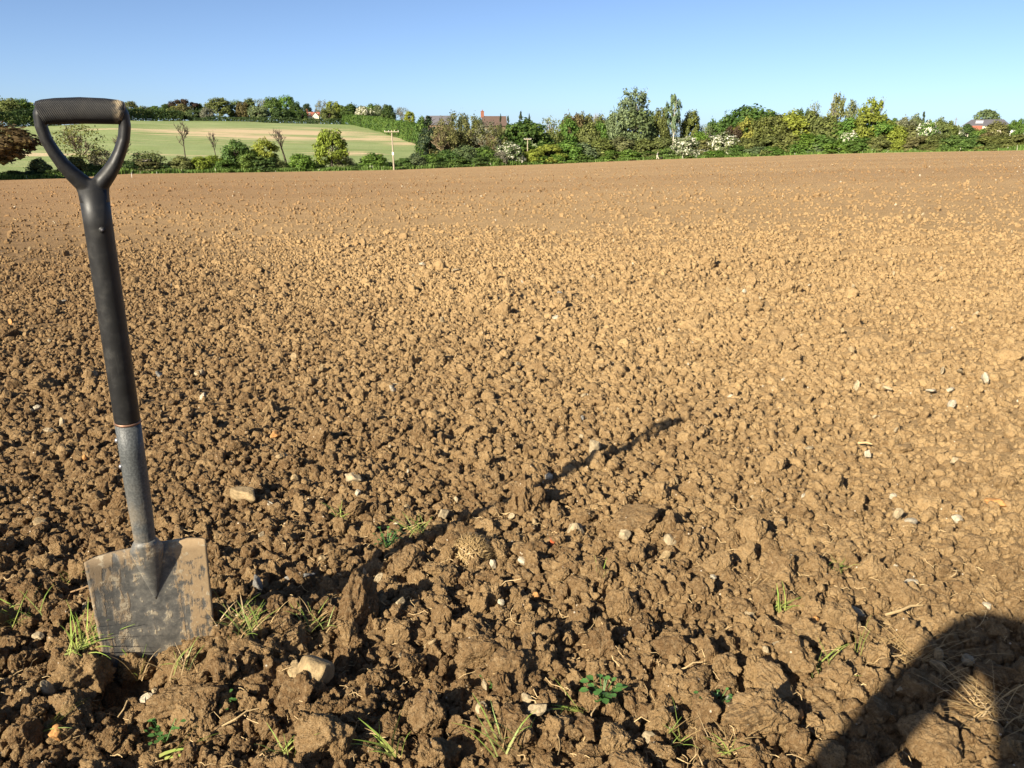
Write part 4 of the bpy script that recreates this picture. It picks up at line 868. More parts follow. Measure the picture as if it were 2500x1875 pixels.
def gn_scatter(name, P, Rot, S, I, coll, **props):
    me = bpy.data.meshes.new(name); me.vertices.add(len(P)); me.vertices.foreach_set('co', P.astype(np.float32).ravel())
    for nm, typ, key, a in (('rot', 'FLOAT_VECTOR', 'vector', Rot), ('scl', 'FLOAT_VECTOR', 'vector', S)):
        at_ = me.attributes.new(nm, typ, 'POINT'); at_.data.foreach_set(key, a.astype(np.float32).ravel())
    at_ = me.attributes.new('idx', 'INT', 'POINT'); at_.data.foreach_set('value', I.astype(np.int32)); me.update()
    o = obj(name, me, **props); g = bpy.data.node_groups.new(name, 'GeometryNodeTree')
    g.interface.new_socket('Geometry', in_out='INPUT', socket_type='NodeSocketGeometry'); g.interface.new_socket('Geometry', in_out='OUTPUT', socket_type='NodeSocketGeometry')
    N = g.nodes.new; gi, go = N('NodeGroupInput'), N('NodeGroupOutput'); ci = N('GeometryNodeCollectionInfo'); ci.inputs['Collection'].default_value = coll
    ci.inputs['Separate Children'].default_value = True; ci.inputs['Reset Children'].default_value = True
    ip = N('GeometryNodeInstanceOnPoints'); ip.inputs['Pick Instance'].default_value = True
    def na(nm, ty):
        x = N('GeometryNodeInputNamedAttribute'); x.data_type = ty; x.inputs['Name'].default_value = nm; return x.outputs['Attribute']
    lk = g.links.new; lk(gi.outputs[0], ip.inputs['Points']); lk(ci.outputs[0], ip.inputs['Instance']); lk(na('idx', 'INT'), ip.inputs['Instance Index'])
    e2r = N('FunctionNodeEulerToRotation'); lk(na('rot', 'FLOAT_VECTOR'), e2r.inputs[0]); lk(e2r.outputs[0], ip.inputs['Rotation']); lk(na('scl', 'FLOAT_VECTOR'), ip.inputs['Scale']); lk(ip.outputs[0], go.inputs[0])
    md = o.modifiers.new('scatter', 'NODES'); md.node_group = g
    return o
PXM = 852.0                              # render pixels per radian
rng = np.random.default_rng(404)
SP_T = np.array([-.615, 1.30])           # spade foot
CX, CY, CS = [], [], []
AZ = .80
for s, cov in ((.0042, .20), (.006, .26), (.0085, .34), (.012, .36), (.017, .21), (.024, .085), (.034, .026), (.047, .008)):
    rmax = s*PXM/{.0042: 1.3, .006: 1.2, .0085: 1.05, .012: .85, .017: .68, .024: .62}.get(s, .9)
    rmin = .80
    A = AZ*(rmax**2-rmin**2)
    n = int(cov*A/(math.pi*s*s))
    th = rng.uniform(-AZ, AZ, n); r = np.sqrt(rng.uniform(rmin**2, rmax**2, n)); x, y = r*np.sin(th), r*np.cos(th)
    L = looseness(x, y); dug = sstep(1.95, 1.3, y)
    k = (.80+.45*L) if s < .015 else (.25+1.0*L)*(.50+3.0*dug)
    if s >= .024: k = k+2.5*np.exp(-(furrow_d(x, y)/.13)**2)
    k = k*((.85+.35*vnoise(x*1.7, y*1.7, s=61)) if s < .015 else (.7+.6*vnoise(x*1.7, y*1.7, s=61)))*(sstep(rmax, rmax*.5, r)*.92+.08)
    k = k*(1-(.80 if s > .022 else .55)*sstep(5, 13, r))
    keep = rng.random(n) < k
    x, y = x[keep], y[keep]; CX.append(x); CY.append(y); CS.append(s*rng.uniform(.72, 1.38, len(x)))
for s, n, r0, r1 in ((.026, 3600, 16, 60), (.042, 1800, 34, 120)):      # odd lumps left on the far soil
    th = rng.uniform(-AZ, AZ, n); r = np.exp(rng.uniform(math.log(r0), math.log(r1), n)); CX.append(r*np.sin(th)); CY.append(r*np.cos(th)); CS.append(s*rng.uniform(.6, 1.4, n))
for s, cov in ((.0085, .30), (.012, .34), (.017, .26), (.024, .18), (.034, .10)):      # the ground beside and under the viewpoint
    n = int(cov*(1.25-.74)*(3.0**2-.3**2)/(math.pi*s*s)); th = rng.uniform(.74, 1.25, n)*rng.choice([-1, 1], n); r = np.sqrt(rng.uniform(.3**2, 3.0**2, n)); CX.append(r*np.sin(th)); CY.append(r*np.cos(th)); CS.append(s*rng.uniform(.7, 1.35, n))
    n = int(cov*1.5*(.82**2-.25**2)/(math.pi*s*s)); th = rng.uniform(-.75, .75, n); r = np.sqrt(rng.uniform(.25**2, .82**2, n)); CX.append(r*np.sin(th)); CY.append(r*np.cos(th)); CS.append(s*rng.uniform(.7, 1.35, n))
CX, CY, CS = map(np.concatenate, (CX, CY, CS))
# keep clods out of the spade blade
u_ = (CX+.615)*.903+(CY-1.31)*.43; w_ = -(CX+.615)*.43+(CY-1.31)*.903
blade = (np.abs(u_) < .095+CS) & (np.abs(w_+.004) < .012+CS*1.05)
front = (u_ > -.10) & (u_ < -.015) & (w_ < 0) & (w_ > -.055) & (CS > .004)
CX, CY, CS = (a[~(blade | front)] for a in (CX, CY, CS))
app = CS/np.hypot(CX, CY)*PXM
N_ = len(CX); CR = rng.uniform(0, 2*math.pi, (N_, 3)); CR[:, :2] *= np.where(app[:, None] > 12, .25, 1)
CSc = CS[:, None]*rng.uniform(.82, 1.2, (N_, 3))
CZ = ground(CX, CY)+CS*(.22+.25*rng.random(N_)*looseness(CX, CY)+np.where(CS > .02, .18, 0)*sstep(1.95, 1.3, CY))
idx = np.where(app > 7, rng.integers(0, 10, N_), np.where(app > 2.6, rng.integers(10, 18, N_), rng.integers(18, 24, N_)))
# the largest in view become things of their own
vis = (np.abs(CX/np.maximum(CY, .01)) < .62) & (CY > .98)
order = np.argsort(-np.where(vis, app, 0))[:282]
rest = np.ones(N_, bool); rest[order] = False

so = gn_scatter('soil_crumbs', np.stack([CX, CY, CZ], 1)[rest], CR[rest], CSc[rest], idx[rest], src, kind='stuff')
so['label'] = 'smaller crumbs and lumps of brown soil covering the tilled field'; so['category'] = 'soil'
ZONES = [('rough brown soil clod in the freshly dug ground in front of the spade', 'clods in front of the spade', lambda x, y: y < 1.32 and x < -.15),
         ('rough brown soil clod in the dug ground beside the corner shadow', 'clods beside the corner shadow', lambda x, y: y < 1.62 and x > .28),
         ('rough brown soil clod in the dug foreground between spade and corner shadow', 'clods of the dug foreground', lambda x, y: y < 1.62),
         ('brown soil clod lying along the shadow of the spade', 'clods along the spade shadow', lambda x, y: abs((x+.6)*.783-(y-1.28)*.622) < .16 and y < 2.7),
         ('larger brown soil clod on the finer tilled soil behind the spade', 'clods behind the spade', lambda x, y: True)]
for i in order:
    o = obj('soil_clod', BIG[int(idx[i]) % 10]); o.location = (CX[i], CY[i], CZ[i]); o.rotation_euler = CR[i]; o.scale = CSc[i]
    for lab, g, fn in ZONES:
        if fn(CX[i], CY[i]): tag(o, lab, 'soil clod', g); break
def clod(px, py, wpx, variant, label, rz=0., sc=(1, 1, .8), sink=.15):
    P = gpix(px, py); D = np.linalg.norm(P-CAM); s = wpx*D/FPX*.50
    z = float(ground(P[0], P[1])); o = obj('soil_clod', BIG[variant]); o.location = (P[0], P[1], z+s*(.60-sink)); o.rotation_euler = (.15, -.1, rz); o.scale = (s*sc[0], s*sc[1], s*sc[2])
    tag(o, label, 'soil clod'); return o
clod(1175, 1615, 100, 0, 'blocky clod forming the smaller half of a double lump in the foreground', .4, (1, .8, .85))
clod(1258, 1655, 120, 1, 'large smooth faced clod joined to a smaller lump in the foreground', 1.2, (1, .8, .8))
clod(1850, 1775, 125, 2, 'largest flat faced square clod next to the arm shadow', .2, (.95, .8, 1.0))
clod(2268, 1845, 120, 3, 'square flat topped clod lit in the gap of the corner shadow', .9, (.95, .9, .95))
clod(1890, 1690, 115, 4, 'broad flat clod just behind the largest square clod', 2.1, (1, .75, .7))
clod(1430, 1800, 85, 5, 'pale rounded clod at the left of a pair near the lower edge', .3, (.9, .9, .9))
clod(1500, 1825, 95, 6, 'tall pointed clod at the right of a pair near the lower edge', 1.0, (.85, .85, 1.1))
clod(440, 1735, 130, 7, 'long smooth clod lying below the buried spade blade', .3, (1.1, .75, .75))
clod(545, 1655, 70, 8, 'rounded clod directly below the right half of the blade', 2., (.9, .9, .9))
clod(470, 1660, 60, 9, 'rounded clod directly below the middle of the blade', 1., (.9, .9, .9))
clod(1640, 1700, 75, 2, 'smooth egg shaped clod in the right foreground', 2.4, (.8, .7, 1.0))
clod(1550, 1300, 105, 3, 'wide flat clod behind the straw clump', .1, (1.2, .9, .7))
clod(1000, 1385, 80, 4, 'clod under the leafy green weed', 1.7, (1., .9, .9))
clod(1200, 685, 30, 5, 'dark upright clod at the start of the furrow line', .7, (1, 1, 1.2))
clod(1410, 1440, 70, 6, 'angular clod behind the thin upright grass blades', 2.2, (.9, .9, .9))
clod(1690, 1690, 90, 7, 'round crumbly clod beside the egg shaped clod', 1.1, (.95, .9, .9))
clod(335, 1700, 85, 1, 'crumbly clod standing before the dark slot at the blade foot', .5, (.85, .7, .95), .1)
clod(205, 1680, 110, 8, 'root bound clod carrying the grass tuft beside the blade', .9, (.9, .8, 1.1), -.15)

# ================================================================== STONES
def stone_mat(name, col, var=.25):
    t = NT(name); co = t.n('ShaderNodeTexCoord').outputs['Object']; pos = t.n('ShaderNodeNewGeometry').outputs['Position']
    n1 = t.noise(co, 1.6, 4, .6); n2 = t.noise(co, 7, 4, .65)
    c = t.mix(t.rng(n1, .35, .65), [v*(1-var) for v in col], [min(.9, v*(1+var)) for v in col])
    c = t.mix(t.rng(n2, .48, .75, 0, .55), c, (.24, .155, .08))
    t.bsdf(c, .75, 0, t.bump(t.noise(pos, 130, 6, .7), .7, .006), .2); return t.m
SM = {'white': stone_mat('white_flint', (.40, .345, .25)), 'pale': stone_mat('pale_flint', (.31, .245, .15)), 'tan': stone_mat('tan_stone', (.275, .20, .105)),
      'orange': stone_mat('orange_stone', (.38, .19, .065)), 'grey': stone_mat('grey_flint', (.17, .165, .15)), 'red': stone_mat('brick_fragment', (.46, .105, .035))}
STM = {k: [clod_mesh('stone_'+k, 500+i*7+len(k), 4, 7+i, .07, .014, SM[k], .0, (.66, .98)) for i in range(3)] for k in SM}
heroes = [(772, 1664, 84, 'tan', 'large smooth tan stone lying in the foreground right of the spade', (.95, .9, .95)), (722, 1640, 46, 'tan', 'soil covered stone leaning behind the large tan stone', (1, .8, .8)),
 (1083, 1265, 40, 'pale', 'pale wedge shaped flint at the edge of the spade shadow', (.7, .7, 1.2)), (1282, 1352, 34, 'white', 'white flint of a pair beside the straw clump', (.8, .7, .6)), (1276, 1372, 30, 'white', 'lower white flint of a pair beside the straw clump', (.9, .6, .5)),
 (1348, 1325, 36, 'red', 'red brick fragment on the soil beyond the straw clump', (1, .6, .6)), (1405, 1305, 46, 'pale', 'pale knobbly flint beyond the red brick fragment', (.8, .8, 1.2)), (1525, 1315, 40, 'pale', 'brownish flint flake past the knobbly flint', (.7, .7, 1.1)), (1636, 1325, 46, 'pale', 'pale tan stone on the soil right of the flints', (.8, .8, 1.0)),
 (1450, 1100, 42, 'pale', 'tall pale flint standing in the shadow of the spade', (.7, .7, 1.2)), (1340, 1172, 22, 'white', 'small white flint just above the spade shadow', (.9, .8, .9)), (1357, 775, 24, 'white', 'bright white pebble far out on the finer soil', (1.1, .9, .7)),
 (490, 915, 26, 'pale', 'pale stone right behind the spade shaft', (1, .8, .7)), (216, 917, 34, 'tan', 'flat tan stone beside the lower spade shaft', (1.2, .8, .6)), (672, 1068, 30, 'orange', 'orange stone behind the spade socket', (1, .8, .8)), (690, 1115, 36, 'tan', 'flat tan flake of flint below the orange stone', (1.2, .8, .5)), (865, 1172, 42, 'pale', 'pale angular stone left of the spade shadow', (1, .8, .9)),
 (595, 1215, 66, 'tan', 'large tan lump of stone right of the spade socket', (1.1, .8, .7)), (95, 1270, 42, 'tan', 'pinkish tan stone left of the spade socket', (1.1, .8, .7)), (735, 1410, 56, 'grey', 'dark grey flint lying in the shade right of the blade', (1.1, .8, .8)), (630, 1440, 46, 'grey', 'thin grey flint flake standing on edge by the blade', (.5, .5, 1.4)),
 (1178, 1735, 34, 'pale', 'pale round stone in the dug foreground', (.9, .9, 1.0)), (1310, 1738, 40, 'pale', 'half buried pale stone in a dark hollow', (1.1, .8, .7)), (1590, 1808, 42, 'pale', 'tan oval stone by the pair of tall clods', (1.2, .8, .6)), (1224, 1482, 20, 'white', 'small white pebble in the middle of the dug ground', (.8, .8, 1.1)), (1300, 1560, 22, 'pale', 'flat pale flake stuck to a clod', (.7, .6, 1.2)),
 (146, 1800, 42, 'orange', 'bright orange stone at the lower left corner', (.8, .8, 1.1)), (95, 1560, 24, 'pale', 'pale pebble among the grass left of the spade', (1, .8, .8)), (2190, 1265, 30, 'pale', 'thin pale flint standing on the packed soil', (.6, .6, 1.4)), (2430, 1228, 40, 'orange', 'orange tan stone on the packed soil', (1.2, .9, .6)), (2222, 1428, 28, 'white', 'white pebble on the packed soil above the shadow', (1.1, .8, .6)), (2408, 1486, 18, 'white', 'small white pebble touching the tip of the shadow', (1.1, .9, .7)),
 (2090, 1500, 42, 'pale', 'pale tan block of stone above the twig', (1.1, .8, .8)), (1828, 1499, 24, 'pale', 'small cream stone near short grass blades', (1, .9, .8)), (1893, 1580, 20, 'pale', 'small cream stone above the broad flat clod', (.9, .8, 1.)), (1990, 1522, 22, 'orange', 'small orange stone between clods', (.7, .7, 1.1)), (2072, 1536, 44, 'tan', 'tan pointed stone below the pale block', (1, .8, .9)), (1950, 1772, 30, 'orange', 'orange stone at the edge of the dark hole', (.6, .6, 1.4)),
 (2362, 1618, 36, 'pale', 'pale flint lying inside the arm shadow', (1.1, .8, .7)), (1965, 1216, 22, 'white', 'small white flint on the soil beyond the flat clod', (1.2, .7, .6)), (120, 1060, 20, 'pale', 'small pale stone left of the socket', (1, .8, .8)), (640, 1312, 24, 'pale', 'pale chip right of the blade top', (.9, .7, .9)), (560, 1430, 22, 'pale', 'pale flint chip against the shaded clods by the blade', (.7, .6, 1.1)), (970, 1285, 18, 'white', 'white chip beside the leafy green weed', (1, .8, .8)),
 (1030, 645, 18, 'white', 'white flint on the soil in front of the furrow line', (1.2, .8, .6)), (1112, 660, 16, 'pale', 'pale flint near the start of the furrow line', (1.2, .8, .6)), (963, 940, 26, 'pale', 'pale long flint left of the spade shadow tip', (1.3, .6, .5)), (1790, 970, 22, 'white', 'white flint on the open soil past the shadow tip', (1.2, .8, .6)), (2270, 955, 24, 'white', 'white flat flint out on the packed soil', (1.4, .7, .5)), (2320, 955, 20, 'white', 'white flint next to the flat one on the packed soil', (1.2, .8, .6)), (2025, 930, 18, 'orange', 'small orange stone out on the packed soil', (1.1, .8, .6))]
for i, (px, py, w, kc, lab, sc) in enumerate(heroes):
    P = gpix(px, py+w*.25); D = np.linalg.norm(P-CAM); s = w*D/FPX*.47; rr = random.Random(i)
    o = obj('stone', STM[kc][i % 3]); o.location = (P[0], P[1], float(ground(P[0], P[1]))+s*sc[2]*.62+.006+(.012 if w > 60 else 0)); o.rotation_euler = (rr.uniform(-.3, .3), rr.uniform(-.3, .3), rr.uniform(0, 6.28)); o.scale = (s*sc[0], s*sc[1], s*sc[2])
    tag(o, lab, 'stone')
rng = np.random.default_rng(909); k = 0
while k < 190:
    th = rng.uniform(-.6, .6); r = math.exp(rng.uniform(math.log(1.15), math.log(9))); x, y = r*math.sin(th), r*math.cos(th)
    uu, ww = (x+.615)*.903+(y-1.31)*.43, -(x+.615)*.43+(y-1.31)*.903
    if abs(uu) < .12 and abs(ww) < .08: continue
    s = rng.uniform(.005, .0125)*(1 if r < 3 else 1.45); kc = rng.choice(['white', 'pale', 'tan', 'orange', 'grey'], p=[.16, .44, .28, .06, .06])
    o = obj('pebble', STM[kc][k % 3]); o.location = (x, y, float(ground(x, y))+s*.8+.007); o.rotation_euler = tuple(rng.uniform(0, 6, 3)); o.scale = (s*rng.uniform(.8, 1.5), s*rng.uniform(.6, 1), s*rng.uniform(.5, .9))
    where = ('scattered on the finer soil behind the spade', 'a') if y > 2 else (('in the dug ground near the camera side', 'b'))
    cname = {'white': 'white', 'pale': 'cream', 'tan': 'tan', 'orange': 'orange', 'grey': 'grey'}[kc]
    tag(o, f'tiny {cname} pebble {where[0]}', 'pebble', f'{cname} pebbles {where[1]}'); k += 1
ps = bpy.data.collections.new('pebble_sources')
for i, kc in enumerate(('white', 'pale', 'tan')): ps.objects.link(bpy.data.objects.new(f'pebble_source_{i}', STM[kc][0]))
n = 2600; th = rng.uniform(-.75, .75, n); r = np.exp(rng.uniform(math.log(3), math.log(110), n)); x, y = r*np.sin(th), r*np.cos(th); s = np.clip(rng.gamma(2.2, .17, n)*r/PXM, .004, .026)
po = gn_scatter('far_pebbles', np.stack([x, y, ground(x, y)+s*.7], 1), rng.uniform(0, 6, (n, 3)), s[:, None]*rng.uniform(.6, 1.2, (n, 3)), rng.integers(0, 3, n), ps, kind='stuff')
po['label'] = 'countless pale pebbles strewn over the far soil'; po['category'] = 'pebbles'

# ================================================================== GRASS, WEEDS, STRAW
def blade_mat(name, col, tr=.3):
    t = NT(name); tone = t.n('ShaderNodeAttribute', attribute_name='tone').outputs['Fac']; dryf = t.n('ShaderNodeAttribute', attribute_name='dry').outputs['Fac']
    c = t.mix(1., t.mix(dryf, col, (.36, .25, .115)), t.n('ShaderNodeCombineXYZ', {0: tone, 1: tone, 2: tone}).outputs[0], 'MULTIPLY')
    d = t.n('ShaderNodeBsdfPrincipled', {'Base Color': c, 'Roughness': .5, 'Specular IOR Level': .35}); b = t.n('ShaderNodeBsdfTranslucent', {'Color': c})
    mx = t.n('ShaderNodeMixShader', {0: tr, 1: d.outputs[0], 2: b.outputs[0]}); t.t.links.new(mx.outputs[0], t.out.inputs[0]); return t.m
M_GRASS = blade_mat('grass_blade', (.21, .30, .055)); M_WEED = blade_mat('weed_leaf', (.085, .19, .045))
def tuft(n, length, spread, width, dry, seed, flat=.5, lean=(0, 0), curl=.8):
    rng = np.random.default_rng(seed); V, F, T, Dr = [], [], [], []
    for b in range(n):
        a = rng.uniform(0, 6.28); L = length*rng.uniform(.45, 1.15); base = np.array([rng.normal()*spread, rng.normal()*spread, -.006])
        d = np.array([math.cos(a)*flat+lean[0], math.sin(a)*flat+lean[1], rng.uniform(.5, 1.1)]); d /= np.linalg.norm(d); w = width*rng.uniform(.6, 1.3)
        sd_ = np.cross(d, [0, 0, 1]); sd_ /= np.linalg.norm(sd_)+1e-6; sd_ = sd_*math.cos(a)+np.cross(d, sd_)*.4; p = base.copy(); b0 = len(V); seg = 5; cv = rng.uniform(.3, 1)*curl
        for i in range(seg+1):
            ww = w*(1-(i/seg)**1.6)*.5+.0002; V += [p-sd_*ww, p+sd_*ww]
            d = d+np.array([math.cos(a)*.12, math.sin(a)*.12, -.28])*cv*(i+1)/seg+rng.normal(size=3)*.05; d /= np.linalg.norm(d); p = p+d*L/seg
        tn, dv = rng.uniform(.75, 1.3), float(rng.random() < dry)
        for i in range(seg): F.append((b0+2*i, b0+2*i+1, b0+2*i+3, b0+2*i+2)); T.append(tn); Dr.append(dv if dv else max(0, .35-.12*i))
    return mesh_np('grass', np.array(V), np.array(F), M_GRASS, True, {'tone': ('FACE', T), 'dry': ('FACE', Dr)})
def weed(n, size, seed, height=.03):
    rng = np.random.default_rng(seed); V, F, T = [], [], []
    for b in range(n):
        a = rng.uniform(0, 6.28); st = np.array([math.cos(a), math.sin(a), rng.uniform(.3, 1.4)]); st /= np.linalg.norm(st); c = st*rng.uniform(.3, 1)*height
        s = size*rng.uniform(.6, 1.2); d = np.array([math.cos(a), math.sin(a), rng.uniform(-.1, .5)]); d /= np.linalg.norm(d); sd_ = np.cross(d, [0, 0, 1]); b0 = len(V); nn = np.cross(sd_, d)
        for q in ((0, 0, 0), (.35, .42, .08), (.7, .38, .06), (1, 0, -.05), (.7, -.38, .06), (.35, -.42, .08)): V.append(c+d*q[0]*s+sd_*q[1]*s+nn*q[2]*s)
        F.append(tuple(b0+k for k in (0, 1, 2, 3))); F.append(tuple(b0+k for k in (0, 3, 4, 5))); t_ = rng.uniform(.75, 1.35); T += [t_, t_]
        b0 = len(V); V += [np.array([0, 0, -.01])-sd_*.0007, np.array([0, 0, -.01])+sd_*.0007, c+sd_*.0007, c-sd_*.0007]; F.append((b0, b0+1, b0+2, b0+3)); T.append(1.)
    return mesh_np('weed', np.array(V), np.array(F), M_WEED, False, {'tone': ('FACE', T), 'dry': ('FACE', np.zeros(len(T)))})
def put(name, me, px, py, label, cat, dz=.004, rz=0., group=None):
    P = gpix(px, py); o = obj(name, me); o.location = (P[0], P[1], float(ground(P[0], P[1]))+dz); o.rotation_euler = (0, 0, rz); tag(o, label, cat, group); return o
put('grass_tuft', tuft(48, .088, .012, .0030, .12, 1, .6, (.6, .1)), 205, 1650, 'bright green grass tuft sprawling against the left foot of the blade', 'grass', .055)
put('grass_tuft', tuft(26, .085, .022, .0026, .15, 2, .7, (-.2, .0)), 45, 1530, 'spreading green grass clump left of the spade', 'grass', .02)
put('grass_tuft', tuft(16, .05, .010, .0022, .2, 3, .6), 165, 1430, 'small green grass tuft by the upper left corner of the blade', 'grass', .015)
put('grass_tuft', tuft(60, .055, .020, .0017, .7, 4, .7), 592, 1545, 'tangled straw coloured grass clump right of the blade', 'grass', .03)
put('grass_tuft', tuft(22, .05, .012, .0022, .1, 5, .5), 610, 1590, 'green blades hanging under the tangled grass clump', 'grass', .02)
put('grass_tuft', tuft(30, .05, .012, .0019, .55, 6, .6, (-.3, 0)), 445, 1645, 'yellowing grass tuft at the foot of the blade right of centre', 'grass', .02)
put('grass_tuft', tuft(9, .075, .005, .0026, .5, 7, .3), 338, 1640, 'few yellowing blades standing before the blade middle', 'grass', .02)
put('grass_tuft', tuft(48, .05, .014, .0017, .65, 8, .6), 765, 1545, 'brownish dried grass clump on the soil right of the spade', 'grass', .02)
put('grass_tuft', tuft(12, .06, .008, .0025, .2, 9, .6, (.2, .1)), 830, 1268, 'loose light green sprigs behind the spade shadow', 'grass', .012)
put('grass_tuft', tuft(22, .06, .012, .0028, .1, 10, .7), 1018, 1318, 'light green grass beside the leafy weed', 'grass', .02)
put('weed', weed(26, .009, 11, .045), 945, 1348, 'small leafy green weed left of the straw clump', 'weed', .02)
def straw_ball(n, R0, seed):
    rng = np.random.default_rng(seed); V, F, T = [], [], []
    for b in range(n):
        d = rng.normal(size=3); d[2] = abs(d[2]); d /= np.linalg.norm(d); t_ = np.cross(d, rng.normal(size=3)); t_ /= np.linalg.norm(t_); ang = rng.uniform(.5, 1.6); R1 = R0*rng.uniform(.75, 1.12); b0 = len(V); w = rng.uniform(.0005, .0011)
        for i in range(7):
            a = ang*(i/6-.5); p = (d*math.cos(a)+t_*math.sin(a))*R1*(1+.10*math.sin(i*1.7+b)); sd_ = np.cross(d, t_)*w; V += [p-sd_, p+sd_]
        tn = rng.uniform(.65, 1.35)
        for i in range(6): F.append((b0+2*i, b0+2*i+1, b0+2*i+3, b0+2*i+2)); T.append(tn)
    return mesh_np('straw', np.array(V), np.array(F), M_GRASS, True, {'tone': ('FACE', T), 'dry': ('FACE', np.ones(len(T)))})
put('straw_clump', straw_ball(560, .042, 12), 1155, 1368, 'matted ball of dry straw coloured grass', 'straw', .008)
put('grass_tuft', tuft(8, .055, .004, .0026, 0, 13, .15), 1460, 1440, 'few upright green blades behind the foreground clods', 'grass', .012)
put('weed', weed(22, .014, 14, .03), 1470, 1722, 'bright green leafy weed in the right foreground', 'weed', .02)
put('grass_tuft', tuft(8, .07, .006, .0035, 0, 15, .4, (-.9, -.3)), 1420, 1745, 'flat green blades below the bright leafy weed', 'grass', .015)
put('grass_tuft', tuft(16, .085, .012, .0028, .15, 16, .45), 1240, 1850, 'upright green grass tuft at the lower edge', 'grass', .02)
put('grass_tuft', tuft(12, .085, .008, .0045, .1, 17, .6, (-.3, .1)), 965, 1865, 'yellow green broad bladed tuft at the lower edge', 'grass', .02)
put('grass_tuft', tuft(9, .085, .005, .0060, 0, 18, .3, (1.4, .1)), 410, 1862, 'broad bright green blades lying flat at the lower left edge', 'grass', .02)
put('weed', weed(20, .010, 19, .035), 405, 1820, 'small clover like weed above the broad flat blades', 'weed', .015)
put('grass_tuft', tuft(9, .075, .005, .0035, .1, 20, .4, (1.1, .1)), 110, 1790, 'pale green blades lying beside the orange stone', 'grass', .015)
put('grass_tuft', tuft(14, .05, .010, .0022, .1, 21, .6), 2045, 1402, 'short green blades on the packed soil', 'grass', .01)
put('grass_tuft', tuft(16, .065, .010, .0026, .15, 22, .6, (.2, -.2)), 2000, 1640, 'green grass tuft above the arm shadow', 'grass', .012)
put('grass_tuft', tuft(5, .09, .004, .0022, .1, 23, .5, (.1, .2)), 2095, 1600, 'long thin green blade beside the dry grass', 'grass', .012)
put('straw_clump', tuft(120, .085, .035, .0016, 1., 24, 1.0, (-.2, .2)), 2230, 1610, 'dry straw coloured grass crossed by the arm shadow', 'straw', .012)
put('straw_clump', tuft(110, .085, .035, .0016, .95, 25, 1.0, (-.3, .0)), 2450, 1760, 'dry grass clump in the dark of the corner shadow', 'straw', .012)
put('grass_tuft', tuft(12, .06, .009, .0022, .2, 26, .6, (.5, .3)), 1890, 1500, 'thin green blades among clods right of the cream stone', 'grass', .01)
put('grass_tuft', tuft(40, .05, .016, .0018, .85, 27, .8), 1760, 1840, 'dried brown grass clump beside the largest square clod', 'straw', .012)
put('grass_tuft', tuft(14, .06, .01, .002, .2, 28, .5), 1640, 1820, 'sparse grass between the clods near the lower edge', 'grass', .01)
put('grass_tuft', tuft(10, .06, .008, .0024, .1, 29, .5), 700, 1850, 'thin green blades under the dried clump at the lower edge', 'grass', .012)
put('weed', weed(14, .009, 30, .03), 1745, 1735, 'tiny green seedling beside the broad flat clod', 'weed', .012)
put('weed', weed(10, .008, 31, .025), 1205, 1690, 'tiny green seedling under the double lump', 'weed', .012)
put('weed', weed(12, .008, 32, .028), 540, 1745, 'tiny green seedling below the blade', 'weed', .012)
M_STRAW = simple('straw', (.42, .30, .15), .7, 0, .15, 60); M_ROOT = simple('root', (.30, .19, .095), .8, 0, .2, 60)
straws = [(2205, 1510, .085, .35, .0028, 'tan twig lying on the packed soil', 'twig'), (590, 1775, .06, .6, .0016, 'pale curved straw below the dark hollow', 'straw'), (1440, 1790, .07, 1.2, .0014, 'straight straw leaning across the tall pointed clod', 'straw'), (2110, 1100, .04, -.5, .0035, 'short pale wood splinter on the packed soil', 'twig'),
          (220, 1455, .07, .35, .0017, 'thin tan root beside the left edge of the blade', 'root'), (1010, 1295, .07, .1, .0012, 'thin straw lying behind the leafy weed', 'straw'), (1850, 1430, .06, .9, .0012, 'bent pale straw behind the small cream stone', 'straw'), (310, 1750, .045, 1.4, .0012, 'short pale straw standing below the blade', 'straw'), (1680, 1650, .05, .2, .0015, 'tan stalk between the clods in the right foreground', 'straw'), (2330, 1420, .04, .7, .0012, 'short straw on the packed soil near the right edge', 'straw')]
for i, (px, py, L, a, r, lab, cat) in enumerate(straws):
    P = gpix(px, py); m = MB(); d = Vector((math.cos(a), math.sin(a)*.9, .05+.1*(i % 3)))
    m.tube([d*(-L/2), d*(-L*.15)+Vector((.002, -.002, .003)), d*(L*.2)+Vector((-.002, .001, .004)), d*(L/2)], [r*.9, r, r*.85, r*.5], 6); o = m.build({'twig': 'twig', 'straw': 'straw', 'root': 'root'}[cat], M_ROOT if cat == 'root' else M_STRAW)
    o.location = (P[0], P[1], float(ground(P[0], P[1]))+.018); tag(o, lab, cat)
# hair roots and chaff threaded through the dug ground
m = MB(); rng = np.random.default_rng(31)
for k in range(760):
    th = rng.uniform(-.62, .62); r = rng.uniform(1.0, 2.0); x, y = r*math.sin(th), r*math.cos(th)
    uu, ww = (x+.615)*.903+(y-1.31)*.43, -(x+.615)*.43+(y-1.31)*.903
    if abs(uu) < .12 and -.12 < ww < .05: continue
    L = rng.uniform(.012, .045); a = rng.uniform(0, 6.28); z = float(ground(x, y))+.012; p = Vector((x, y, z)); P_ = [p.copy()]
    for s in range(4): a += rng.normal()*.6; p = p+Vector((math.cos(a), math.sin(a), rng.normal()*.5))*L/4; P_.append(p.copy())
    w_r = rng.uniform(.00035, .0008); m.tube(P_, [w_r]*5, 3, cap=False)
ro = m.build('root_fibres', M_STRAW); ro['kind'] = 'stuff'; ro['label'] = 'fine root fibres and chaff strewn through the dug soil'; ro['category'] = 'roots'

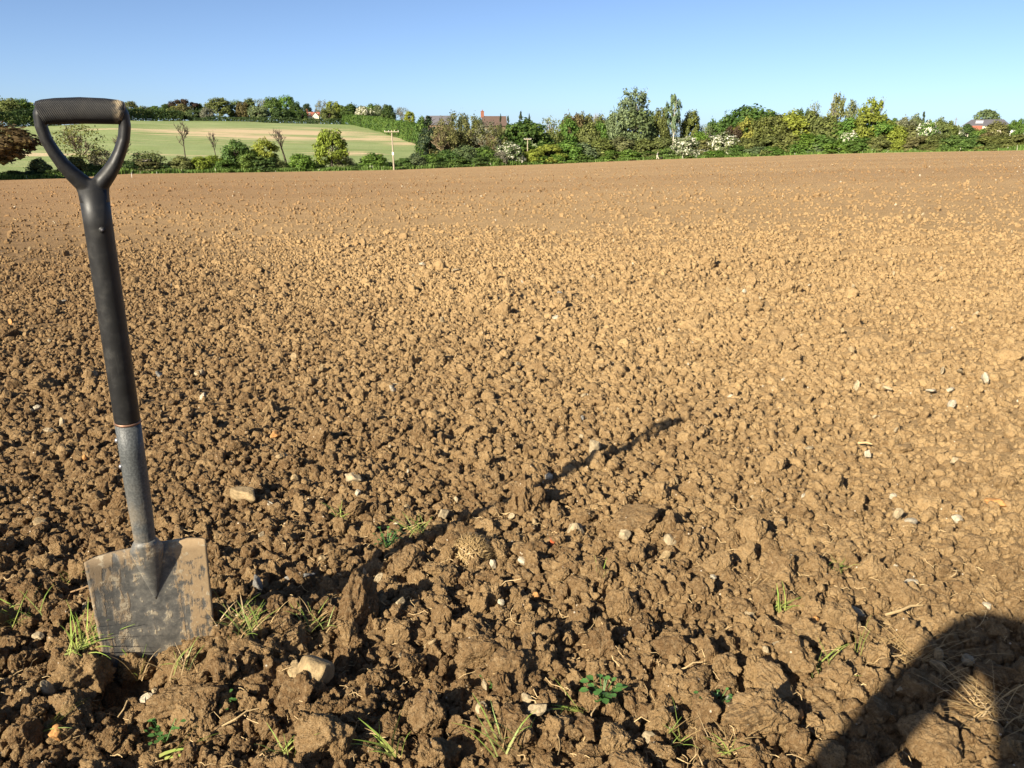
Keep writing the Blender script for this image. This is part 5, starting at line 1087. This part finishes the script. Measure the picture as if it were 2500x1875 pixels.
# ================================================================== THE SPADE
SPR = Matrix(((.903, -.429, .029), (.430, .898, -.094), (.014, .097, .995)))
SPT = Vector((-.6153, 1.3018, .1351))
BL = .285; LH = .723                      # blade length; tread to top of grip
def plastic(name, knurl=False):
    t = NT(name); co = t.n('ShaderNodeTexCoord').outputs['Object']; n1 = t.noise(co, 45, 5, .65); n2 = t.noise(t.n('ShaderNodeMapping', {'Vector': co, 'Scale': (120, 120, 12)}).outputs[0], 1, 4, .7)
    c = t.mix(t.rng(n1, .45, .8, 0, .6), (.012, .012, .012), (.045, .043, .038)); c = t.mix(t.rng(n2, .62, .78, 0, .5), c, (.12, .115, .10))
    nr = t.bump(n1, .12, .002)
    if knurl:
        s = t.n('ShaderNodeSeparateXYZ', {0: co}); a = t.math('ADD', t.math('MULTIPLY', s.outputs[0], 2900), t.math('MULTIPLY', s.outputs[2], 1900)); b = t.math('SUBTRACT', t.math('MULTIPLY', s.outputs[0], 2900), t.math('MULTIPLY', s.outputs[2], 1900))
        k = t.math('ADD', t.math('SINE', a), t.math('SINE', b)); nr = t.bump(k, .55, .0009)
        dust = t.math('MULTIPLY', t.rng(k, .2, 1.6), t.rng(n1, .35, .7)); c = t.mix(t.math('MULTIPLY', dust, .4), c, (.16, .14, .11))
        mud = t.math('MULTIPLY', t.rng(s.outputs[0], .036, .050), t.rng(t.noise(co, 90, 4), .38, .6)); c = t.mix(mud, c, (.42, .33, .20))
    t.bsdf(c, t.rng(n1, .3, .8, .46, .66), 0, nr, .38); return t.m
M_PL = plastic('black_plastic'); M_GRIP = plastic('knurled_grip', True)
def coat():
    t = NT('grey_hammered_coat'); co = t.n('ShaderNodeTexCoord').outputs['Object']; n1 = t.noise(co, 320, 2, .5); n2 = t.noise(co, 26, 4, .6); z = t.n('ShaderNodeSeparateXYZ', {0: co}).outputs[2]
    c = t.mix(t.rng(n1, .35, .7), (.052, .056, .056), (.092, .096, .094)); mud = t.math('MULTIPLY', t.rng(z, .16, -.02), t.rng(n2, .3, .7)); c = t.mix(t.math('MULTIPLY', mud, .8), c, (.27, .205, .125))
    t.bsdf(c, t.rng(mud, 0, 1, .5, .85), .0, t.bump(n1, .45, .0016), .35); return t.m
M_COAT = coat()
def blade_material():
    t = NT('worn_blade_steel'); co = t.n('ShaderNodeTexCoord').outputs['Object']; s = t.n('ShaderNodeSeparateXYZ', {0: co}); x_, z_ = s.outputs[0], s.outputs[2]
    tilt = t.n('ShaderNodeMapping', {'Vector': co, 'Rotation': (0, .16, 0), 'Scale': (95, 95, 13)}).outputs[0]
    streak = t.noise(tilt, 1., 5, .65); blot = t.noise(co, 34, 5, .62); fine = t.noise(co, 170, 4, .7); big = t.noise(co, 13, 3, .6)
    c = t.mix(t.rng(blot, .35, .65), (.088, .086, .080), (.195, .182, .155)); c = t.mix(t.rng(fine, .5, .75, 0, .5), c, (.25, .24, .20))
    edge = t.math('ADD', t.rng(x_, .015, .075, 0, .75), t.math('MULTIPLY', t.rng(x_, -.01, -.075), .5)); edge = t.math('ADD', edge, t.math('MULTIPLY', t.rng(z_, -.06, 0.), .35))
    m_ = t.math('ADD', t.math('MULTIPLY', edge, .26), t.math('ADD', t.math('MULTIPLY', streak, .62), t.math('MULTIPLY', blot, .62)))
    mud = t.rng(t.math('ADD', m_, t.math('MULTIPLY', t.math('SUBTRACT', fine, .5), .22)), .675, .80); fl = t.rng(t.math('ADD', blot, t.math('MULTIPLY', fine, .35)), .73, .82, 0, .7)
    mc = t.mix(t.rng(x_, -.05, .06), t.mix(fine, (.16, .112, .065), (.28, .20, .115)), t.mix(fine, (.25, .165, .085), (.40, .28, .15)))
    c = t.mix(t.math('MULTIPLY', mud, .9), c, mc); c = t.mix(fl, c, (.40, .345, .245))
    h = t.math('ADD', t.math('MULTIPLY', mud, .7), t.math('ADD', t.math('MULTIPLY', fine, .35), t.math('MULTIPLY', fl, .4)))
    t.bsdf(c, t.rng(mud, 0, 1, .52, .9), t.rng(mud, 0, 1, .15, 0), t.bump(h, .5, .0016), .4); return t.m
M_BLADE = blade_material(); M_RIVET = simple('steel_rivet', (.35, .35, .36), .3, .8, .1, 60); M_COPPER = simple('copper_ring', (.25, .14, .09), .45, .5, .2, 60)
sp = thing('spade', 'black handled garden spade with muddy steel blade stuck upright in the soil', 'spade')
sp.matrix_world = Matrix.Translation(SPT) @ SPR.to_4x4()
# blade: a dished plate with backward rolled treads (local x right, y away from the camera, z up; 0 = tread line)
nu, nv = 41, 52; TH_ = .0022
def bsurf(a, v):                          # a in -1..1 across, v metres down from tread
    w = .095-.004*(v/BL); x = a*w; y = -.0055*(a*a)*(1-.5*v/BL)+.004*math.exp(-(a/.28)**2)*math.exp(-v/.12)*-1
    return x, y
def bgrid(off):
    V = []
    for i in range(nv+1):
        for k in range(nu+1):
            a = -1+2*k/nu; q = i/nv; v = q*(BL+.004*(1-a*a)) if True else 0
            lipw = .010*max(0, 1-abs(a)**6)*(1 if abs(a) > .2 else .6)
            x, y = bsurf(a, v); z = -v
            if i == 0: z = .0035*(1-abs(a)**4)+.002; y = y+lipw
            elif i == 1: z = .0045*(1-abs(a)**4)+.001; y = y+lipw*.35
            V.append((x, y+off, z))
    return V
Vf, Vb = bgrid(0), bgrid(TH_); nb = len(Vf); W_ = nu+1; F = []
for i in range(nv):
    for k in range(nu):
        a = i*W_+k; F.append((a, a+1, a+W_+1, a+W_)); F.append((nb+a, nb+a+W_, nb+a+W_+1, nb+a+1))
rim = [k for k in range(W_)]+[i*W_+nu for i in range(1, nv+1)]+[nv*W_+k for k in range(nu-1, -1, -1)]+[i*W_ for i in range(nv-1, 0, -1)]
for a, b in zip(rim, rim[1:]+rim[:1]): F.append((a, nb+a, nb+b, b))
m = MB(); m.add(Vf+Vb, F); bo = m.build('blade', M_BLADE, sp, True)
# frog: the pressed cone running from the socket to a point on the blade
m = MB(); P_, R_ = [], []
for q in np.linspace(0, 1, 16):
    v = -.026+.124*q; hw = (.030*(1-q)**.9+.0012)*min(1, .52+q*3.2); d_ = .0165*(1-q)**1.15+.0006; P_.append((0.004*(q), -.001-d_*.35, -v)); R_.append((hw, d_))
m.tube(P_, R_, 24, ref=(1, 0, 0)); fr = m.build('frog', M_BLADE, bo, True)
# socket
JZ = .236
m = MB(); zs = [.000, .004, .010, .03, .06, .09, .13, .18, JZ]; rs = [(.0120, .010), (.0145, .0115), (.0160, .0130), (.0170, .0155), (.0178, .0172), (.0186, .0185), (.0190, .0190), (.0191, .0191), (.0192, .0192)]
m.tube([(0, -.006+.006*min(1, max(0, z/.09)), z) for z in zs], rs, 36, ref=(1, 0, 0)); so_ = m.build('socket', M_COAT, sp, True)
for (z, ang) in ((.208, 3.05), (.162, 3.05)):
    m = MB(); c = Vector((math.cos(ang), -abs(math.sin(ang)), 0)); b = Vector((0, 0, z)); m.tube([b+c*.0175, b+c*.0205, b+c*.0225], [.0045, .0043, .0018], 12); m.build('rivet', M_RIVET, so_, True)
m = MB(); m.tube([(0, 0, JZ-.0005), (0, 0, JZ+.003)], [.0196, .0196], 36); m.build('ring', M_COPPER, so_, True)
# shaft
m = MB(); m.tube([(0, 0, JZ+.002), (0, 0, JZ+.006), (0, 0, .40), (0, 0, .55), (0, 0, LH-.122)], [.0186, .0192, .0194, .0194, .0199], 40); sh = m.build('shaft', M_PL, sp, True)
m = MB(); m.tube([(.004, -.0180, .545), (.004, -.0198, .545)], [.0046, .0046], 18); sc_ = m.build('screw', M_PL, sh, True)
m = MB(); m.tube([(.004, -.0195, .545), (.004, -.0203, .545)], [.0022, .0018], 12); m.build('recess', M_SLATE, sc_, True)
# handle frame: yoke and two arms moulded in one
m = MB(); L_ = LH
m.tube([(0, 0, L_-.142), (0, 0, L_-.128), (0, 0, L_-.117), (0, 0, L_-.109)], [(.0199, .0199), (.0205, .0185), (.0225, .0150), (.0190, .0120)], 28, ref=(1, 0, 0))
for s in (-1, 1):
    pts = [(.004, L_-.122), (.014, L_-.112), (.0235, L_-.101), (.033, L_-.088), (.0415, L_-.072), (.0490, L_-.054), (.0525, L_-.036), (.0522, L_-.020), (.0490, L_-.0085), (.0420, L_-.0045)]
    m.tube([(s*a, 0, b) for a, b in pts], [(.0125, .0145), (.0120, .0145), (.0108, .0142), (.0096, .0136), (.0087, .0130), (.0082, .0128), (.0082, .0128), (.0080, .0126), (.0062, .0105), (.0030, .0060)], 20, ref=(-s*.8, 0, .6))
m.tube([(-.052, 0, L_-.0190), (-.03, 0, L_-.0170), (0, 0, L_-.0160), (.03, 0, L_-.0170), (.052, 0, L_-.0190)], [(.0125, .0130)]*5, 24, ref=(0, 0, 1))
hf = m.build('handle_frame', M_PL, sp, True); rm = hf.modifiers.new('remesh', 'REMESH'); rm.mode = 'VOXEL'; rm.voxel_size = .0013; rm.use_smooth_shade = True
sm = hf.modifiers.new('smooth', 'SMOOTH'); sm.iterations = 8; sm.factor = .5
m = MB(); m.tube([(-.0530, 0, L_-.0195), (-.0515, 0, L_-.0190), (-.046, 0, L_-.0180), (-.03, 0, L_-.0168), (0, 0, L_-.0158), (.03, 0, L_-.0168), (.046, 0, L_-.0180), (.0515, 0, L_-.0190), (.0530, 0, L_-.0195)],
               [(.0125, .012), (.0155, .0148), (.0166, .0160), (.0174, .0168), (.0177, .0170), (.0174, .0168), (.0166, .0160), (.0155, .0148), (.0125, .012)], 36, ref=(0, 0, 1)); m.build('grip', M_GRIP, sp, True)
